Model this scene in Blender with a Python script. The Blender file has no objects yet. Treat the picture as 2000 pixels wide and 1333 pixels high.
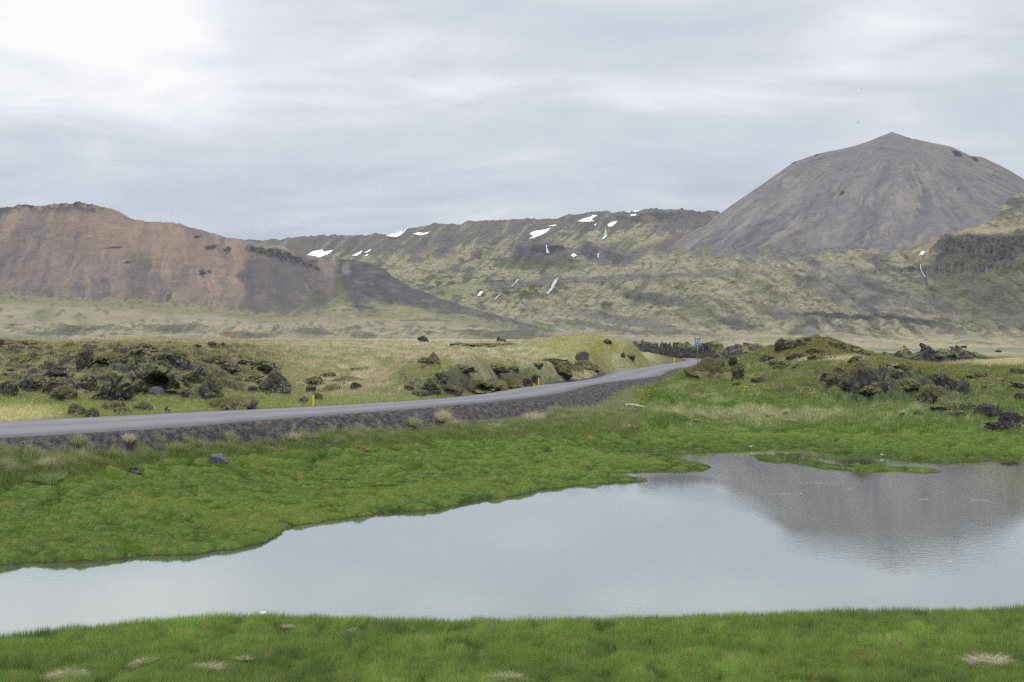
import bpy, bmesh, math, random
import numpy as np
from mathutils import Vector

# ------------------------------------------------------------------ camera, sky, sun, exposure
scene = bpy.context.scene
COL = scene.collection
CZ, HOR, F = 6.5, 678.0, 2000.0          # eye height over the pond; horizon row and focal length in photo pixels
cam_d = bpy.data.cameras.new("camera"); cam = bpy.data.objects.new("camera", cam_d); COL.objects.link(cam)
cam.location = (0, 0, CZ); cam.rotation_euler = (math.radians(90), 0, 0)
cam_d.sensor_width = 36.0; cam_d.lens = 36.0 * F / 2000.0
cam_d.shift_y = (HOR - 666.5) / 2000.0
cam_d.clip_start = 0.2; cam_d.clip_end = 30000
scene.camera = cam
scene.view_settings.view_transform = 'Standard'; scene.view_settings.look = 'None'
scene.view_settings.exposure = 0.0; scene.view_settings.gamma = 1.0
scene.cycles.use_denoising = False; scene.cycles.filter_width = 1.3
scene.cycles.denoiser = "OPENIMAGEDENOISE"; scene.cycles.denoising_input_passes = "RGB_ALBEDO_NORMAL"
scene.cycles.max_bounces = 6; scene.cycles.diffuse_bounces = 3; scene.cycles.glossy_bounces = 3
scene.cycles.transmission_bounces = 3; scene.cycles.volume_bounces = 0; scene.cycles.transparent_max_bounces = 6
scene.cycles.sample_clamp_indirect = 6.0

SUN_EL, SUN_AZ = 50.0, -38.0
world = bpy.data.worlds.new("World"); scene.world = world; world.use_nodes = True
nt = world.node_tree; N = nt.nodes; L = nt.links; N.clear()
def nd(t, **k):
    n = N.new(t)
    for a, b in k.items(): setattr(n, a, b)
    return n
def mth(op, a, b=None, c=None, clamp=False):
    n = nd('ShaderNodeMath', operation=op, use_clamp=clamp)
    for i, v in enumerate((a, b, c)):
        if v is None: continue
        if isinstance(v, (int, float)): n.inputs[i].default_value = v
        else: L.new(v, n.inputs[i])
    return n.outputs[0]
def mixc(f, a, b, blend='MIX'):
    n = nd('ShaderNodeMix', data_type='RGBA', blend_type=blend)
    for s, v in ((n.inputs[0], f), (n.inputs[6], a), (n.inputs[7], b)):
        if isinstance(v, (int, float)): s.default_value = v
        elif isinstance(v, tuple): s.default_value = (*v, 1)
        else: L.new(v, s)
    return n.outputs[2]
tc = nd('ShaderNodeTexCoord')
sx = nd('ShaderNodeSeparateXYZ'); L.new(tc.outputs['Generated'], sx.inputs[0])
dx, dy, dz = sx.outputs
zc = mth('MAXIMUM', dz, 0.0)
den = mth('ADD', zc, 0.16)
cb = nd('ShaderNodeCombineXYZ'); L.new(mth('DIVIDE', dx, den), cb.inputs[0]); L.new(mth('DIVIDE', dy, den), cb.inputs[1])
mp = nd('ShaderNodeMapping'); L.new(cb.outputs[0], mp.inputs[0])
mp.inputs['Rotation'].default_value = (0, 0, math.radians(14)); mp.inputs['Scale'].default_value = (0.62, 1.0, 1.0)
mp.inputs['Location'].default_value = (3.1, 1.7, 0)
n1 = nd('ShaderNodeTexNoise'); L.new(mp.outputs[0], n1.inputs['Vector'])
n1.inputs['Scale'].default_value = 1.15; n1.inputs['Detail'].default_value = 6; n1.inputs['Roughness'].default_value = 0.47; n1.inputs['Distortion'].default_value = 0.9
n2 = nd('ShaderNodeTexNoise'); L.new(mp.outputs[0], n2.inputs['Vector'])
n2.inputs['Scale'].default_value = 3.2; n2.inputs['Detail'].default_value = 5; n2.inputs['Roughness'].default_value = 0.5; n2.inputs['Distortion'].default_value = 0.8
def gauss(cx, cz, rx, rz, src=(dx, dz)):
    a = mth('POWER', mth('DIVIDE', mth('SUBTRACT', src[0], cx), rx), 2.0)
    b = mth('POWER', mth('DIVIDE', mth('SUBTRACT', src[1], cz), rz), 2.0)
    return mth('EXPONENT', mth('MULTIPLY', mth('ADD', a, b), -1.0))
# a thin place in the cloud deck where the sun stands behind it, upper left
thin = mth('MAXIMUM', gauss(-0.36, 0.285, 0.20, 0.075), mth('MULTIPLY', gauss(-0.50, 0.235, 0.16, 0.045), 0.9))
thin = mth('ADD', thin, mth('MULTIPLY', gauss(0.05, 0.165, 0.10, 0.03), 0.25))
dark_lo = mth('MULTIPLY', gauss(-0.30, 0.14, 0.35, 0.055), 0.55)
var = mth('ADD', mth('MULTIPLY', mth('SUBTRACT', n1.outputs['Fac'], 0.5), 2.3), mth('MULTIPLY', mth('SUBTRACT', n2.outputs['Fac'], 0.5), 1.7))
tone = mth('ADD', mth('ADD', mth('MULTIPLY', thin, 0.70), mth('MULTIPLY', var, 0.55)), mth('MULTIPLY', dark_lo, -0.35))
tone = mth('ADD', tone, mth('MULTIPLY', mth('SUBTRACT', zc, 0.16), 0.9))
tone = mth('ADD', tone, 0.42, clamp=True)
cr = nd('ShaderNodeValToRGB'); L.new(tone, cr.inputs[0])
el = cr.color_ramp.elements
el[0].position = 0.0; el[0].color = (0.50, 0.565, 0.655, 1)
el[1].position = 1.0; el[1].color = (1.0, 1.0, 1.0, 1)
for p, c in ((0.35, (0.60, 0.65, 0.73)), (0.6, (0.69, 0.72, 0.775)), (0.82, (0.84, 0.86, 0.90))):
    e = el.new(p); e.color = (*c, 1)
# an overcast dome is about three times brighter overhead than at the horizon
lift = mth('ADD', 1.0, mth('MULTIPLY', mth('MAXIMUM', mth('SUBTRACT', dz, 0.30), 0.0), 1.5))
vm = nd('ShaderNodeVectorMath', operation='SCALE'); L.new(cr.outputs[0], vm.inputs[0]); L.new(mth('MULTIPLY', lift, 10.0), vm.inputs['Scale'])
sky = nd('ShaderNodeTexSky'); sky.sky_type = 'NISHITA'; sky.sun_disc = False
sky.sun_elevation = math.radians(SUN_EL); sky.sun_rotation = math.radians(SUN_AZ)
bg = nd('ShaderNodeBackground'); bg.inputs['Strength'].default_value = 0.1
L.new(mixc(0.94, sky.outputs[0], vm.outputs[0]), bg.inputs['Color'])
wo = nd('ShaderNodeOutputWorld'); L.new(bg.outputs[0], wo.inputs[0])

sd = bpy.data.lights.new("sun", 'SUN'); sun = bpy.data.objects.new("sun", sd); COL.objects.link(sun)
sd.energy = 0.7; sd.angle = math.radians(22); sd.color = (1.0, 0.97, 0.92)
_e, _a = math.radians(SUN_EL), math.radians(SUN_AZ)
sdir = Vector((math.sin(_a) * math.cos(_e), math.cos(_a) * math.cos(_e), math.sin(_e)))
sun.rotation_euler = sdir.to_track_quat('Z', 'Y').to_euler(); sun.location = (-60, 60, 120)

# ------------------------------------------------------------------ helpers
rng = np.random.default_rng(7)
PERM = np.random.default_rng(3).permutation(256).astype(np.int32); PERM = np.concatenate([PERM, PERM, PERM])
GR = np.array([[1,1,0],[-1,1,0],[1,-1,0],[-1,-1,0],[1,0,1],[-1,0,1],[1,0,-1],[-1,0,-1],[0,1,1],[0,-1,1],[0,1,-1],[0,-1,-1],[1,1,0],[-1,1,0],[0,-1,1],[0,-1,-1]], np.float32)
def pn(x, y, z=0.0):
    """gradient noise, about -1..1"""
    x = np.asarray(x, np.float32); y = np.asarray(y, np.float32); z = np.asarray(z, np.float32)
    x, y, z = np.broadcast_arrays(x, y, z)
    xf, yf, zf = np.floor(x), np.floor(y), np.floor(z)
    xi, yi, zi = (xf.astype(np.int32) & 255), (yf.astype(np.int32) & 255), (zf.astype(np.int32) & 255)
    x, y, z = x - xf, y - yf, z - zf
    u, v, w = [t * t * t * (t * (t * 6 - 15) + 10) for t in (x, y, z)]
    def g(ix, iy, iz, fx, fy, fz):
        h = PERM[PERM[PERM[ix] + iy] + iz] & 15
        q = GR[h]
        return q[..., 0] * fx + q[..., 1] * fy + q[..., 2] * fz
    r = []
    for k in (0, 1):
        a0 = g(xi, yi, zi + k, x, y, z - k); a1 = g(xi + 1, yi, zi + k, x - 1, y, z - k)
        b0 = g(xi, yi + 1, zi + k, x, y - 1, z - k); b1 = g(xi + 1, yi + 1, zi + k, x - 1, y - 1, z - k)
        a = a0 + u * (a1 - a0); b = b0 + u * (b1 - b0); r.append(a + v * (b - a))
    return r[0] + w * (r[1] - r[0])
def fbm(x, y, z=0.0, o=4, gain=0.5, lac=2.03):
    s, a, t = 0.0, 1.0, 0.0
    x = np.asarray(x, np.float32); y = np.asarray(y, np.float32); z = np.asarray(z, np.float32)
    for i in range(o):
        s = s + a * pn(x + 17.3 * i, y + 9.1 * i, z + 4.7 * i); t += a; a *= gain; x, y, z = x * lac, y * lac, z * lac
    return s / t * 1.6
def rid(x, y, z=0.0, o=4, gain=0.5):
    s, a, t = 0.0, 1.0, 0.0
    x = np.asarray(x, np.float32); y = np.asarray(y, np.float32); z = np.asarray(z, np.float32)
    for i in range(o):
        s = s + a * (1 - np.abs(pn(x + 7.7 * i, y + 3.1 * i, z)) * 2.0); t += a; a *= gain; x, y, z = x * 2.07, y * 2.07, z * 2.07
    return s / t
def hsh(ix, iy, iz, k):
    h = (ix.astype(np.int64) * 374761393 + iy.astype(np.int64) * 668265263 + iz.astype(np.int64) * 2147483647 + k * 1274126177) & 0xFFFFFFFF
    h = ((h ^ (h >> 13)) * 1274126177) & 0xFFFFFFFF
    h = h ^ (h >> 16)
    return (h & 0xFFFF).astype(np.float32) / 65535.0
def worley(x, y, z):
    """distance to nearest and second nearest feature point, id of nearest"""
    xf, yf, zf = np.floor(x), np.floor(y), np.floor(z)
    d1 = np.full(x.shape, 9.0, np.float32); d2 = d1.copy(); idn = np.zeros(x.shape, np.float32)
    for i in (-1, 0, 1):
        for j in (-1, 0, 1):
            for k in (-1, 0, 1):
                cx, cy, cz = (xf + i).astype(np.int32), (yf + j).astype(np.int32), (zf + k).astype(np.int32)
                px, py, pz = cx + hsh(cx, cy, cz, 1), cy + hsh(cx, cy, cz, 2), cz + hsh(cx, cy, cz, 3)
                d = np.sqrt((px - x) ** 2 + (py - y) ** 2 + (pz - z) ** 2)
                m = d < d1
                d2 = np.where(m, d1, np.minimum(d2, d)); idn = np.where(m, hsh(cx, cy, cz, 4), idn); d1 = np.where(m, d, d1)
    return d1, d2, idn
def ss(a, b, x):
    t = np.clip((np.asarray(x, np.float32) - a) / (b - a), 0, 1); return t * t * (3 - 2 * t)
def lerp(a, b, t): return a + (b - a) * t
def lin(c):
    c = np.asarray(c, np.float32) / 255.0
    return np.where(c <= 0.04045, c / 12.92, ((c + 0.055) / 1.055) ** 2.4)
def al(r, g, b, e=1.3): return (lin((r, g, b)) / e).astype(np.float32)   # a tone as seen under this sky -> albedo
def mixn(a, b, t): return a + (b - a) * t[..., None]

def tag(o, label=None, cat=None, group=None, kind=None):
    if label: o['label'] = label
    if cat: o['category'] = cat
    if group: o['group'] = group
    if kind: o['kind'] = kind
    return o
def empty(name, loc, rz=0.0):
    o = bpy.data.objects.new(name, None); o.empty_display_size = 0.2; o.location = loc; o.rotation_euler = (0, 0, rz); COL.objects.link(o); return o
def mesh_np(name, V, faces, mat, attrs=None, smooth=True, parent=None):
    V = np.ascontiguousarray(V, np.float32); faces = np.ascontiguousarray(faces, np.int32)
    k = faces.shape[1]; nf = len(faces)
    me = bpy.data.meshes.new(name)
    me.vertices.add(len(V)); me.vertices.foreach_set('co', V.ravel())
    me.loops.add(nf * k); me.loops.foreach_set('vertex_index', faces.ravel())
    me.polygons.add(nf); me.polygons.foreach_set('loop_start', np.arange(0, nf * k, k, dtype=np.int32))
    me.polygons.foreach_set('use_smooth', np.full(nf, smooth, bool))
    for an, arr in (attrs or {}).items():
        arr = np.asarray(arr, np.float32)
        if arr.ndim == 2:
            at = me.attributes.new(an, 'FLOAT_COLOR', 'POINT')
            at.data.foreach_set('color', np.ascontiguousarray(np.c_[arr, np.ones(len(arr), np.float32)], np.float32).ravel())
        else:
            at = me.attributes.new(an, 'FLOAT', 'POINT'); at.data.foreach_set('value', np.ascontiguousarray(arr).ravel())
    me.update(); me.validate(clean_customdata=False)
    me.materials.append(mat)
    o = bpy.data.objects.new(name, me); COL.objects.link(o)
    if parent is not None: o.parent = parent
    return o
def grid_faces(nr, nc, wrap=False):
    i = np.arange(nr - 1)[:, None]; j = np.arange(nc if wrap else nc - 1)[None, :]; j2 = (j + 1) % nc
    a = i * nc + j; b = i * nc + j2; c = (i + 1) * nc + j2; d = (i + 1) * nc + j
    return np.stack([a, b, c, d], -1).reshape(-1, 4)
def bm_obj(name, bm, mat, parent=None, smooth=False, bevel=0.0):
    if bevel: bmesh.ops.bevel(bm, geom=list(bm.edges), offset=bevel, segments=2, affect='EDGES', profile=0.7)
    me = bpy.data.meshes.new(name); bm.to_mesh(me); bm.free()
    for p in me.polygons: p.use_smooth = smooth
    me.materials.append(mat)
    o = bpy.data.objects.new(name, me); COL.objects.link(o)
    if parent is not None: o.parent = parent
    return o
def box(bm, c, s, taper=1.0):
    r = bmesh.ops.create_cube(bm, size=1.0)['verts']
    for v in r:
        k = taper if v.co.z > 0 else 1.0
        v.co = Vector((v.co.x * s[0] * k + c[0], v.co.y * s[1] * k + c[1], v.co.z * s[2] + c[2]))
    return r
def cyl(bm, c, r, h, axis='Z', n=16, r2=None):
    vs = bmesh.ops.create_cone(bm, cap_ends=True, segments=n, radius1=r, radius2=r if r2 is None else r2, depth=h)['verts']
    for v in vs:
        x, y, z = v.co
        if axis == 'X': x, y, z = z, y, x
        if axis == 'Y': x, y, z = x, z, y
        v.co = Vector((x + c[0], y + c[1], z + c[2]))
    return vs

# ------------------------------------------------------------------ materials
def new_mat(name):
    global nt, N, L
    m = bpy.data.materials.new(name); m.use_nodes = True; nt = m.node_tree; N = nt.nodes; L = nt.links; N.clear()
    out = nd('ShaderNodeOutputMaterial'); return m, out
def pbsdf(out, color=None, rough=0.9, spec=0.2, bump=None, dist=0.05, bstr=0.6, metal=0.0):
    p = nd('ShaderNodeBsdfPrincipled'); p.inputs['Roughness'].default_value = rough; p.inputs['Specular IOR Level'].default_value = spec; p.inputs['Metallic'].default_value = metal
    if color is not None:
        if isinstance(color, tuple): p.inputs['Base Color'].default_value = (*color, 1)
        else: L.new(color, p.inputs['Base Color'])
    if bump is not None:
        b = nd('ShaderNodeBump'); b.inputs['Strength'].default_value = bstr; b.inputs['Distance'].default_value = dist
        L.new(bump, b.inputs['Height']); L.new(b.outputs[0], p.inputs['Normal'])
    L.new(p.outputs[0], out.inputs[0]); return p
def noise(scale, detail=4, rough=0.55, dist=0.0, vec=None):
    n = nd('ShaderNodeTexNoise'); n.inputs['Scale'].default_value = scale; n.inputs['Detail'].default_value = detail
    n.inputs['Roughness'].default_value = rough; n.inputs['Distortion'].default_value = dist
    if vec is None:
        t = nd('ShaderNodeTexCoord'); vec = t.outputs['Object']
    L.new(vec, n.inputs['Vector']); return n.outputs['Fac']
def attr(name, f=False):
    a = nd('ShaderNodeAttribute'); a.attribute_name = name; return a.outputs['Fac' if f else 'Color']
def terrain_mat(name, s1, s2, amp, dist, bstr=0.7):
    m, out = new_mat(name)
    a = noise(s1, 6, 0.65); b = noise(s2, 3, 0.6)
    f = mth('ADD', mth('MULTIPLY', mth('SUBTRACT', a, 0.5), amp * 2), mth('MULTIPLY', mth('SUBTRACT', b, 0.5), amp))
    f = mth('ADD', f, 1.0)
    v = nd('ShaderNodeVectorMath', operation='SCALE'); L.new(attr('albedo'), v.inputs[0]); L.new(f, v.inputs['Scale'])
    pbsdf(out, v.outputs[0], 0.95, 0.08, mth('ADD', a, mth('MULTIPLY', b, 0.5)), dist, bstr)
    return m
M = {}
M['ground'] = terrain_mat('turf_ground', 3.0, 17.0, 0.45, 0.08)
M['hills'] = terrain_mat('hillside', 0.03, 0.16, 0.75, 5.0, 1.0)
M['scree'] = terrain_mat('scree', 0.05, 0.3, 0.38, 2.5, 0.8)
m, out = new_mat('grass_blade'); M['grass'] = m
d = nd('ShaderNodeBsdfDiffuse'); t = nd('ShaderNodeBsdfTranslucent'); c = attr('albedo')
L.new(c, d.inputs[0]); L.new(c, t.inputs[0]); mx = nd('ShaderNodeMixShader'); mx.inputs[0].default_value = 0.38
L.new(d.outputs[0], mx.inputs[1]); L.new(t.outputs[0], mx.inputs[2]); L.new(mx.outputs[0], out.inputs[0])
def rock_mat(name, c0, c1, lichen=0.5):
    m, out = new_mat(name)
    tcn = nd('ShaderNodeTexCoord'); vec = tcn.outputs['Object']
    a = noise(2.2, 7, 0.7, 0.3, vec); b = noise(9.0, 4, 0.65, 0, vec)
    base = mixc(mth('MULTIPLY', mth('SUBTRACT', a, 0.3), 2.2, clamp=True), c0, c1)
    # crustose lichen in pale spots
    vo = nd('ShaderNodeTexVoronoi'); vo.inputs['Scale'].default_value = 3.6; L.new(vec, vo.inputs['Vector'])
    sp = mth('LESS_THAN', mth('ADD', vo.outputs['Distance'], mth('MULTIPLY', b, 0.35)), 0.37)
    sp = mth('MULTIPLY', sp, mth('MULTIPLY', mth('GREATER_THAN', noise(0.9, 3, 0.6, 0, vec), 0.54 - 0.08 * lichen), lichen, clamp=True))
    base = mixc(mth('MULTIPLY', sp, 0.85), base, (0.50, 0.50, 0.48))
    oc = mth('MULTIPLY', mth('GREATER_THAN', noise(1.7, 5, 0.7, 0, vec), 0.63), 0.6)
    base = mixc(oc, base, (0.13, 0.09, 0.04))
    # moss and turf on what faces up
    mo = attr('moss', True)
    ms = mth('ADD', mo, mth('MULTIPLY', mth('SUBTRACT', b, 0.5), 0.9)); ms = mth('MULTIPLY', mth('SUBTRACT', ms, 0.38), 4.0, clamp=True)
    mcol = mixc(mth('MULTIPLY', mth('SUBTRACT', noise(1.3, 5, 0.65, 0, vec), 0.36), 3.2, clamp=True), (0.105, 0.105, 0.036), (0.205, 0.215, 0.098))
    mcol = mixc(mth('MULTIPLY', mth('GREATER_THAN', noise(0.8, 4, 0.6, 0, vec), 0.57), 0.6), mcol, (0.27, 0.22, 0.135))
    col = mixc(ms, base, mcol)
    pbsdf(out, col, 0.92, 0.15, mth('ADD', a, mth('MULTIPLY', b, 0.6)), 0.10, 0.9)
    return m
M['rock'] = rock_mat('lava_rock', (0.026, 0.024, 0.023), (0.135, 0.128, 0.124), 0.6)
M['rock_lichen'] = rock_mat('lichen_rock', (0.032, 0.030, 0.030), (0.165, 0.158, 0.158), 1.0)
M['boulder'] = rock_mat('grey_boulder', (0.075, 0.07, 0.072), (0.16, 0.15, 0.152), 0.0)
M['slab'] = rock_mat('slab_stone', (0.10, 0.10, 0.108), (0.21, 0.21, 0.225), 0.2)
m, out = new_mat('asphalt'); M['road'] = m
a = noise(0.5, 4, 0.6); b = noise(40.0, 3, 0.7)
lane = attr('lane', True)
f = mth('ADD', mth('MULTIPLY', mth('SUBTRACT', a, 0.5), 0.35), mth('MULTIPLY', mth('SUBTRACT', b, 0.5), 0.5)); f = mth('ADD', mth('ADD', f, 0.93), mth('MULTIPLY', lane, 0.24))
v = nd('ShaderNodeVectorMath', operation='SCALE'); v.inputs[0].default_value = (0.178, 0.178, 0.196); L.new(f, v.inputs['Scale'])
pbsdf(out, v.outputs[0], 0.75, 0.3, b, 0.01, 0.4)
m, out = new_mat('pond_water'); M['water'] = m
tcn = nd('ShaderNodeTexCoord'); vec = tcn.outputs['Object']
mp = nd('ShaderNodeMapping'); mp.inputs['Rotation'].default_value = (0, 0, math.radians(-24)); mp.inputs['Scale'].default_value = (1.0, 2.4, 1.0); L.new(vec, mp.inputs[0])
w1 = noise(2.4, 3, 0.55, 0.4, mp.outputs[0]); w2 = noise(7.5, 2, 0.5, 0.2, mp.outputs[0])
calm = mth('MULTIPLY', mth('SUBTRACT', noise(0.10, 2, 0.5, 0.3, vec), 0.42), 5.0, clamp=True)
hgt = mth('ADD', mth('MULTIPLY', w1, 0.6), mth('MULTIPLY', w2, 0.25))
hgt = mth('MULTIPLY', hgt, mth('ADD', 0.25, mth('MULTIPLY', calm, 0.85)))
murk = mixc(noise(0.22, 4, 0.6, 0.2, vec), (0.050, 0.058, 0.050), (0.100, 0.112, 0.098))
bp = nd('ShaderNodeBump'); bp.inputs['Strength'].default_value = 0.5; bp.inputs['Distance'].default_value = 0.007; L.new(hgt, bp.inputs['Height'])
df = nd('ShaderNodeBsdfDiffuse'); L.new(murk, df.inputs[0])
gl = nd('ShaderNodeBsdfGlossy'); gl.inputs['Color'].default_value = (0.97, 1.0, 0.985, 1); gl.inputs['Roughness'].default_value = 0.03; L.new(bp.outputs[0], gl.inputs['Normal'])
fr = nd('ShaderNodeFresnel'); fr.inputs['IOR'].default_value = 1.7; L.new(bp.outputs[0], fr.inputs['Normal'])
mx = nd('ShaderNodeMixShader'); L.new(mth('ADD', 0.28, mth('MULTIPLY', fr.outputs[0], 1.02), clamp=True), mx.inputs[0])
L.new(df.outputs[0], mx.inputs[1]); L.new(gl.outputs[0], mx.inputs[2]); L.new(mx.outputs[0], out.inputs[0])
def plain(name, col, rough=0.6, spec=0.3, metal=0.0, var=0.25, sc=6.0):
    m, out = new_mat(name)
    a = noise(sc, 4, 0.6)
    v = nd('ShaderNodeVectorMath', operation='SCALE'); v.inputs[0].default_value = col
    L.new(mth('ADD', 1.0 - var / 2, mth('MULTIPLY', a, var)), v.inputs['Scale'])
    pbsdf(out, v.outputs[0], rough, spec, metal=metal); M[name] = m; return m
plain('post_yellow', (0.95, 0.63, 0.015), 0.5); plain('post_cream', (0.72, 0.62, 0.42), 0.5)
plain('reflector', (0.62, 0.60, 0.55), 0.3); plain('reflector_amber', (0.75, 0.36, 0.03), 0.3)
plain('sign_blue', (0.015, 0.16, 0.62), 0.45, var=0.1); plain('sign_white', (0.78, 0.80, 0.82), 0.5, var=0.05)
plain('galvanised', (0.19, 0.22, 0.25), 0.5, 0.5, 0.3); plain('driftwood', (0.66, 0.65, 0.63), 0.8)
plain('snow', (0.90, 0.91, 0.93), 0.8, 0.1, 0, 0.1, 0.05); plain('white_water', (0.42, 0.46, 0.50), 0.5, 0.4, 0, 0.5, 0.12)
plain('machine_yellow', (0.70, 0.28, 0.03), 0.5); plain('machine_red', (0.50, 0.05, 0.03), 0.5); plain('container_blue', (0.03, 0.12, 0.38), 0.5)
plain('dark_metal', (0.035, 0.038, 0.045), 0.5); plain('truck_blue', (0.035, 0.055, 0.10), 0.5); plain('car_white', (0.72, 0.74, 0.78), 0.35); plain('glass_dark', (0.02, 0.025, 0.03), 0.1, 0.6)
plain('sign_orange', (0.75, 0.16, 0.03), 0.5); plain('pole_wood', (0.22, 0.21, 0.20), 0.9); plain('feather_white', (0.80, 0.80, 0.80), 0.8); plain('feather_grey', (0.14, 0.15, 0.17), 0.8)
plain('bill_red', (0.35, 0.05, 0.02), 0.5); plain('flower_yellow', (0.75, 0.55, 0.02), 0.7); plain('foam', (0.50, 0.48, 0.43), 0.9); plain('sky_pool', (0.1, 0.1, 0.1), 0.05)

# ------------------------------------------------------------------ road line
RP = np.array([[-42.0,34.5,2.5,0.014],[-30.134,46.081,2.527,0.014],[-25.708,48.722,2.547,0.021],[-20.882,53.469,2.552,0.018],[-15.872,59.842,2.545,0.003],[-8.934,68.276,2.545,-0.019],[-0.906,81.42,2.605,-0.043],[4.559,99.128,2.755,-0.062],[12.687,116.984,3.004,-0.059],[17.567,136.863,3.332,-0.041],[25.163,156.262,3.69,-0.022],[37.203,196.293,4.037,-0.008],[42.35,259.153,4.366,0.002],[55.0,380.0,4.692,0.011],[62.0,440.0,4.6,0.011]])
def spline(P, m):
    Q = np.vstack([2 * P[0] - P[1], P, 2 * P[-1] - P[-2]]); t = np.linspace(0, 1, m, endpoint=False)[:, None]; out = []
    for i in range(1, len(Q) - 2):
        a, b, c, d = Q[i - 1], Q[i], Q[i + 1], Q[i + 2]
        out.append(.5 * ((2 * b) + (c - a) * t + (2 * a - 5 * b + 4 * c - d) * t ** 2 + (3 * b - a - 3 * c + d) * t ** 3))
    return np.vstack(out + [P[-1:]])
RS = spline(RP, 24)
RT = np.gradient(RS[:, :2], axis=0); RT /= np.linalg.norm(RT, axis=1)[:, None]; RN = np.stack([RT[:, 1], -RT[:, 0]], 1)   # to the right = pond side
RW = 7.0

# ------------------------------------------------------------------ ground: one sheet from under the viewer to the plain
PTS = []
def gz(px, py, z): D = (CZ - z) * F / (py - HOR); PTS.append((px, D, z))
def gd(px, py, D): PTS.append((px, D, CZ + (HOR - py) / F * D))
def gp(px, D, z): PTS.append((px, D, z))
for px in (-400, 300, 1000, 1700, 2400):
    gp(px, 2.0, 5.0); gp(px, 6.0, 3.2); gp(px, 11, 1.35); gp(px, 17, 0.72); gp(px, 22, 0.38)
for px, py in ((-300, 1115), (0, 1103), (250, 1088), (545, 1040), (850, 992), (1060, 952)): gz(px, py, 0.12)
for px, py in ((1300, 890), (1600, 880), (1850, 900), (2000, 895), (2300, 888)): gz(px, py, 0.15)
for px, py, z in ((0, 1010, .25), (0, 960, .6), (0, 915, 1.35), (0, 884, 1.95), (-300, 905, 1.9), (-300, 980, .7), (300, 1000, .22), (300, 930, .6), (300, 892, 1.25), (300, 866, 1.8),
                  (600, 980, .22), (600, 900, .55), (600, 868, 1.25), (600, 850, 1.65), (900, 960, .2), (900, 885, .5), (900, 850, 1.15), (900, 832, 1.5), (1100, 930, .2), (1100, 870, .55), (1100, 835, 1.15), (1100, 806, 1.75),
                  (1250, 860, .45), (1250, 815, 1.3), (1250, 775, 2.15), (1300, 745, 2.75)): gz(px, py, z)
# land right of the road
for px, py, z in ((1362, 728, 2.9), (1400, 850, .5), (1400, 800, 1.35), (1400, 760, 2.2), (1500, 840, .6), (1500, 780, 1.9), (1500, 735, 3.1), (1600, 830, .85), (1600, 775, 2.1), (1650, 768, 2.3), (1740, 768, 2.3), (1700, 712, 4.9), (1620, 712, 4.6),
                  (1800, 850, .6), (1800, 800, 1.5), (1850, 780, 2.0), (1850, 735, 3.3), (1980, 850, .6), (1980, 800, 1.6), (1980, 760, 2.5), (1980, 725, 3.9), (2300, 850, .6), (2300, 780, 2), (2300, 715, 4.4)): gz(px, py, z)
gd(1420, 707, 128); gd(1445, 707, 127); gd(1470, 705, 126); gd(1500, 701, 125); gd(1530, 691, 125); gd(1560, 672, 128); gd(1592, 660, 130); gd(1640, 671, 130); gd(1700, 697, 126); gd(1740, 707, 118); gd(1780, 708, 112); gd(1880, 714, 112); gd(2000, 710, 112); gd(2300, 706, 112)
for px in (1750, 1950, 2300): gp(px, 150, 3.6); gp(px, 190, 3.0); gp(px, 300, 2.6); gp(px, 430, 2.6)
gp(1600, 165, 4.6); gp(1500, 165, 4.2)
for px in (1420, 1500, 1600): gp(px, 200, 4.2); gp(px, 260, 4.6); gp(px, 430, 3.6)
# beyond the road
for px, py, z in ((-300, 820, 2.45), (0, 815, 2.45), (0, 785, 2.7), (0, 755, 3.3), (150, 805, 2.5), (300, 800, 2.5), (300, 775, 3.0), (200, 735, 4.0), (300, 700, 5.55), (450, 795, 2.5), (450, 760, 3.2), (450, 715, 4.75), (600, 790, 2.5), (600, 755, 3.2), (600, 715, 4.55),
                  (740, 782, 2.5), (740, 740, 3.6), (740, 705, 5.0), (830, 774, 2.55), (900, 771, 2.6), (960, 765, 2.6), (1040, 752, 2.75), (1130, 735, 3.0), (1100, 720, 3.7), (1200, 722, 3.2), (1250, 714, 3.5), (1180, 700, 5.05)): gz(px, py, z)
gd(820, 738, 86); gd(870, 718, 89); gd(940, 711, 91); gd(1000, 716, 94); gd(1040, 728, 97)      # the overgrown hump by the road
gd(900, 699, 118); gd(1000, 697, 122); gd(1090, 704, 112)
gd(-300, 680, 120); gd(0, 690, 120); gd(120, 690, 112); gd(280, 684, 106); gd(420, 694, 110)
for px, py, D in ((-300, 670, 150), (0, 672, 150), (200, 664, 158), (450, 666, 165), (650, 666, 170), (850, 669, 172), (1000, 672, 176)): gd(px, py, D)
gd(1060, 667, 152); gd(1110, 660, 150); gd(1160, 657, 150); gd(1210, 662, 152); gd(1260, 674, 155); gd(1300, 688, 160); gd(1150, 680, 134)
for px in (-300, 100, 500, 900): gp(px, 230, 6.8); gp(px, 320, 7.6); gp(px, 430, 10.0)
gp(1150, 230, 6.5); gp(1150, 430, 8.8)
for q in RS[(RS[:, 1] > 150)][::24]: PTS.append((1000 + F * q[0] / q[1], q[1], q[2] - 0.05))
PTS = np.array(PTS)
def rb(p): return np.c_[(p[:, 0] - 1000) / 620.0, np.log(p[:, 1]) * 1.9]
_A = rb(PTS); _n = len(_A)
def tps(d2): return np.where(d2 > 1e-12, 0.5 * d2 * np.log(np.maximum(d2, 1e-12)), 0.0)
_K = tps(((_A[:, None] - _A[None]) ** 2).sum(-1)) + np.eye(_n) * 2e-3
_P = np.c_[np.ones(_n), _A]; _S = np.block([[_K, _P], [_P.T, np.zeros((3, 3))]])
_W = np.linalg.solve(_S, np.r_[PTS[:, 2], 0, 0, 0])
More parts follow.
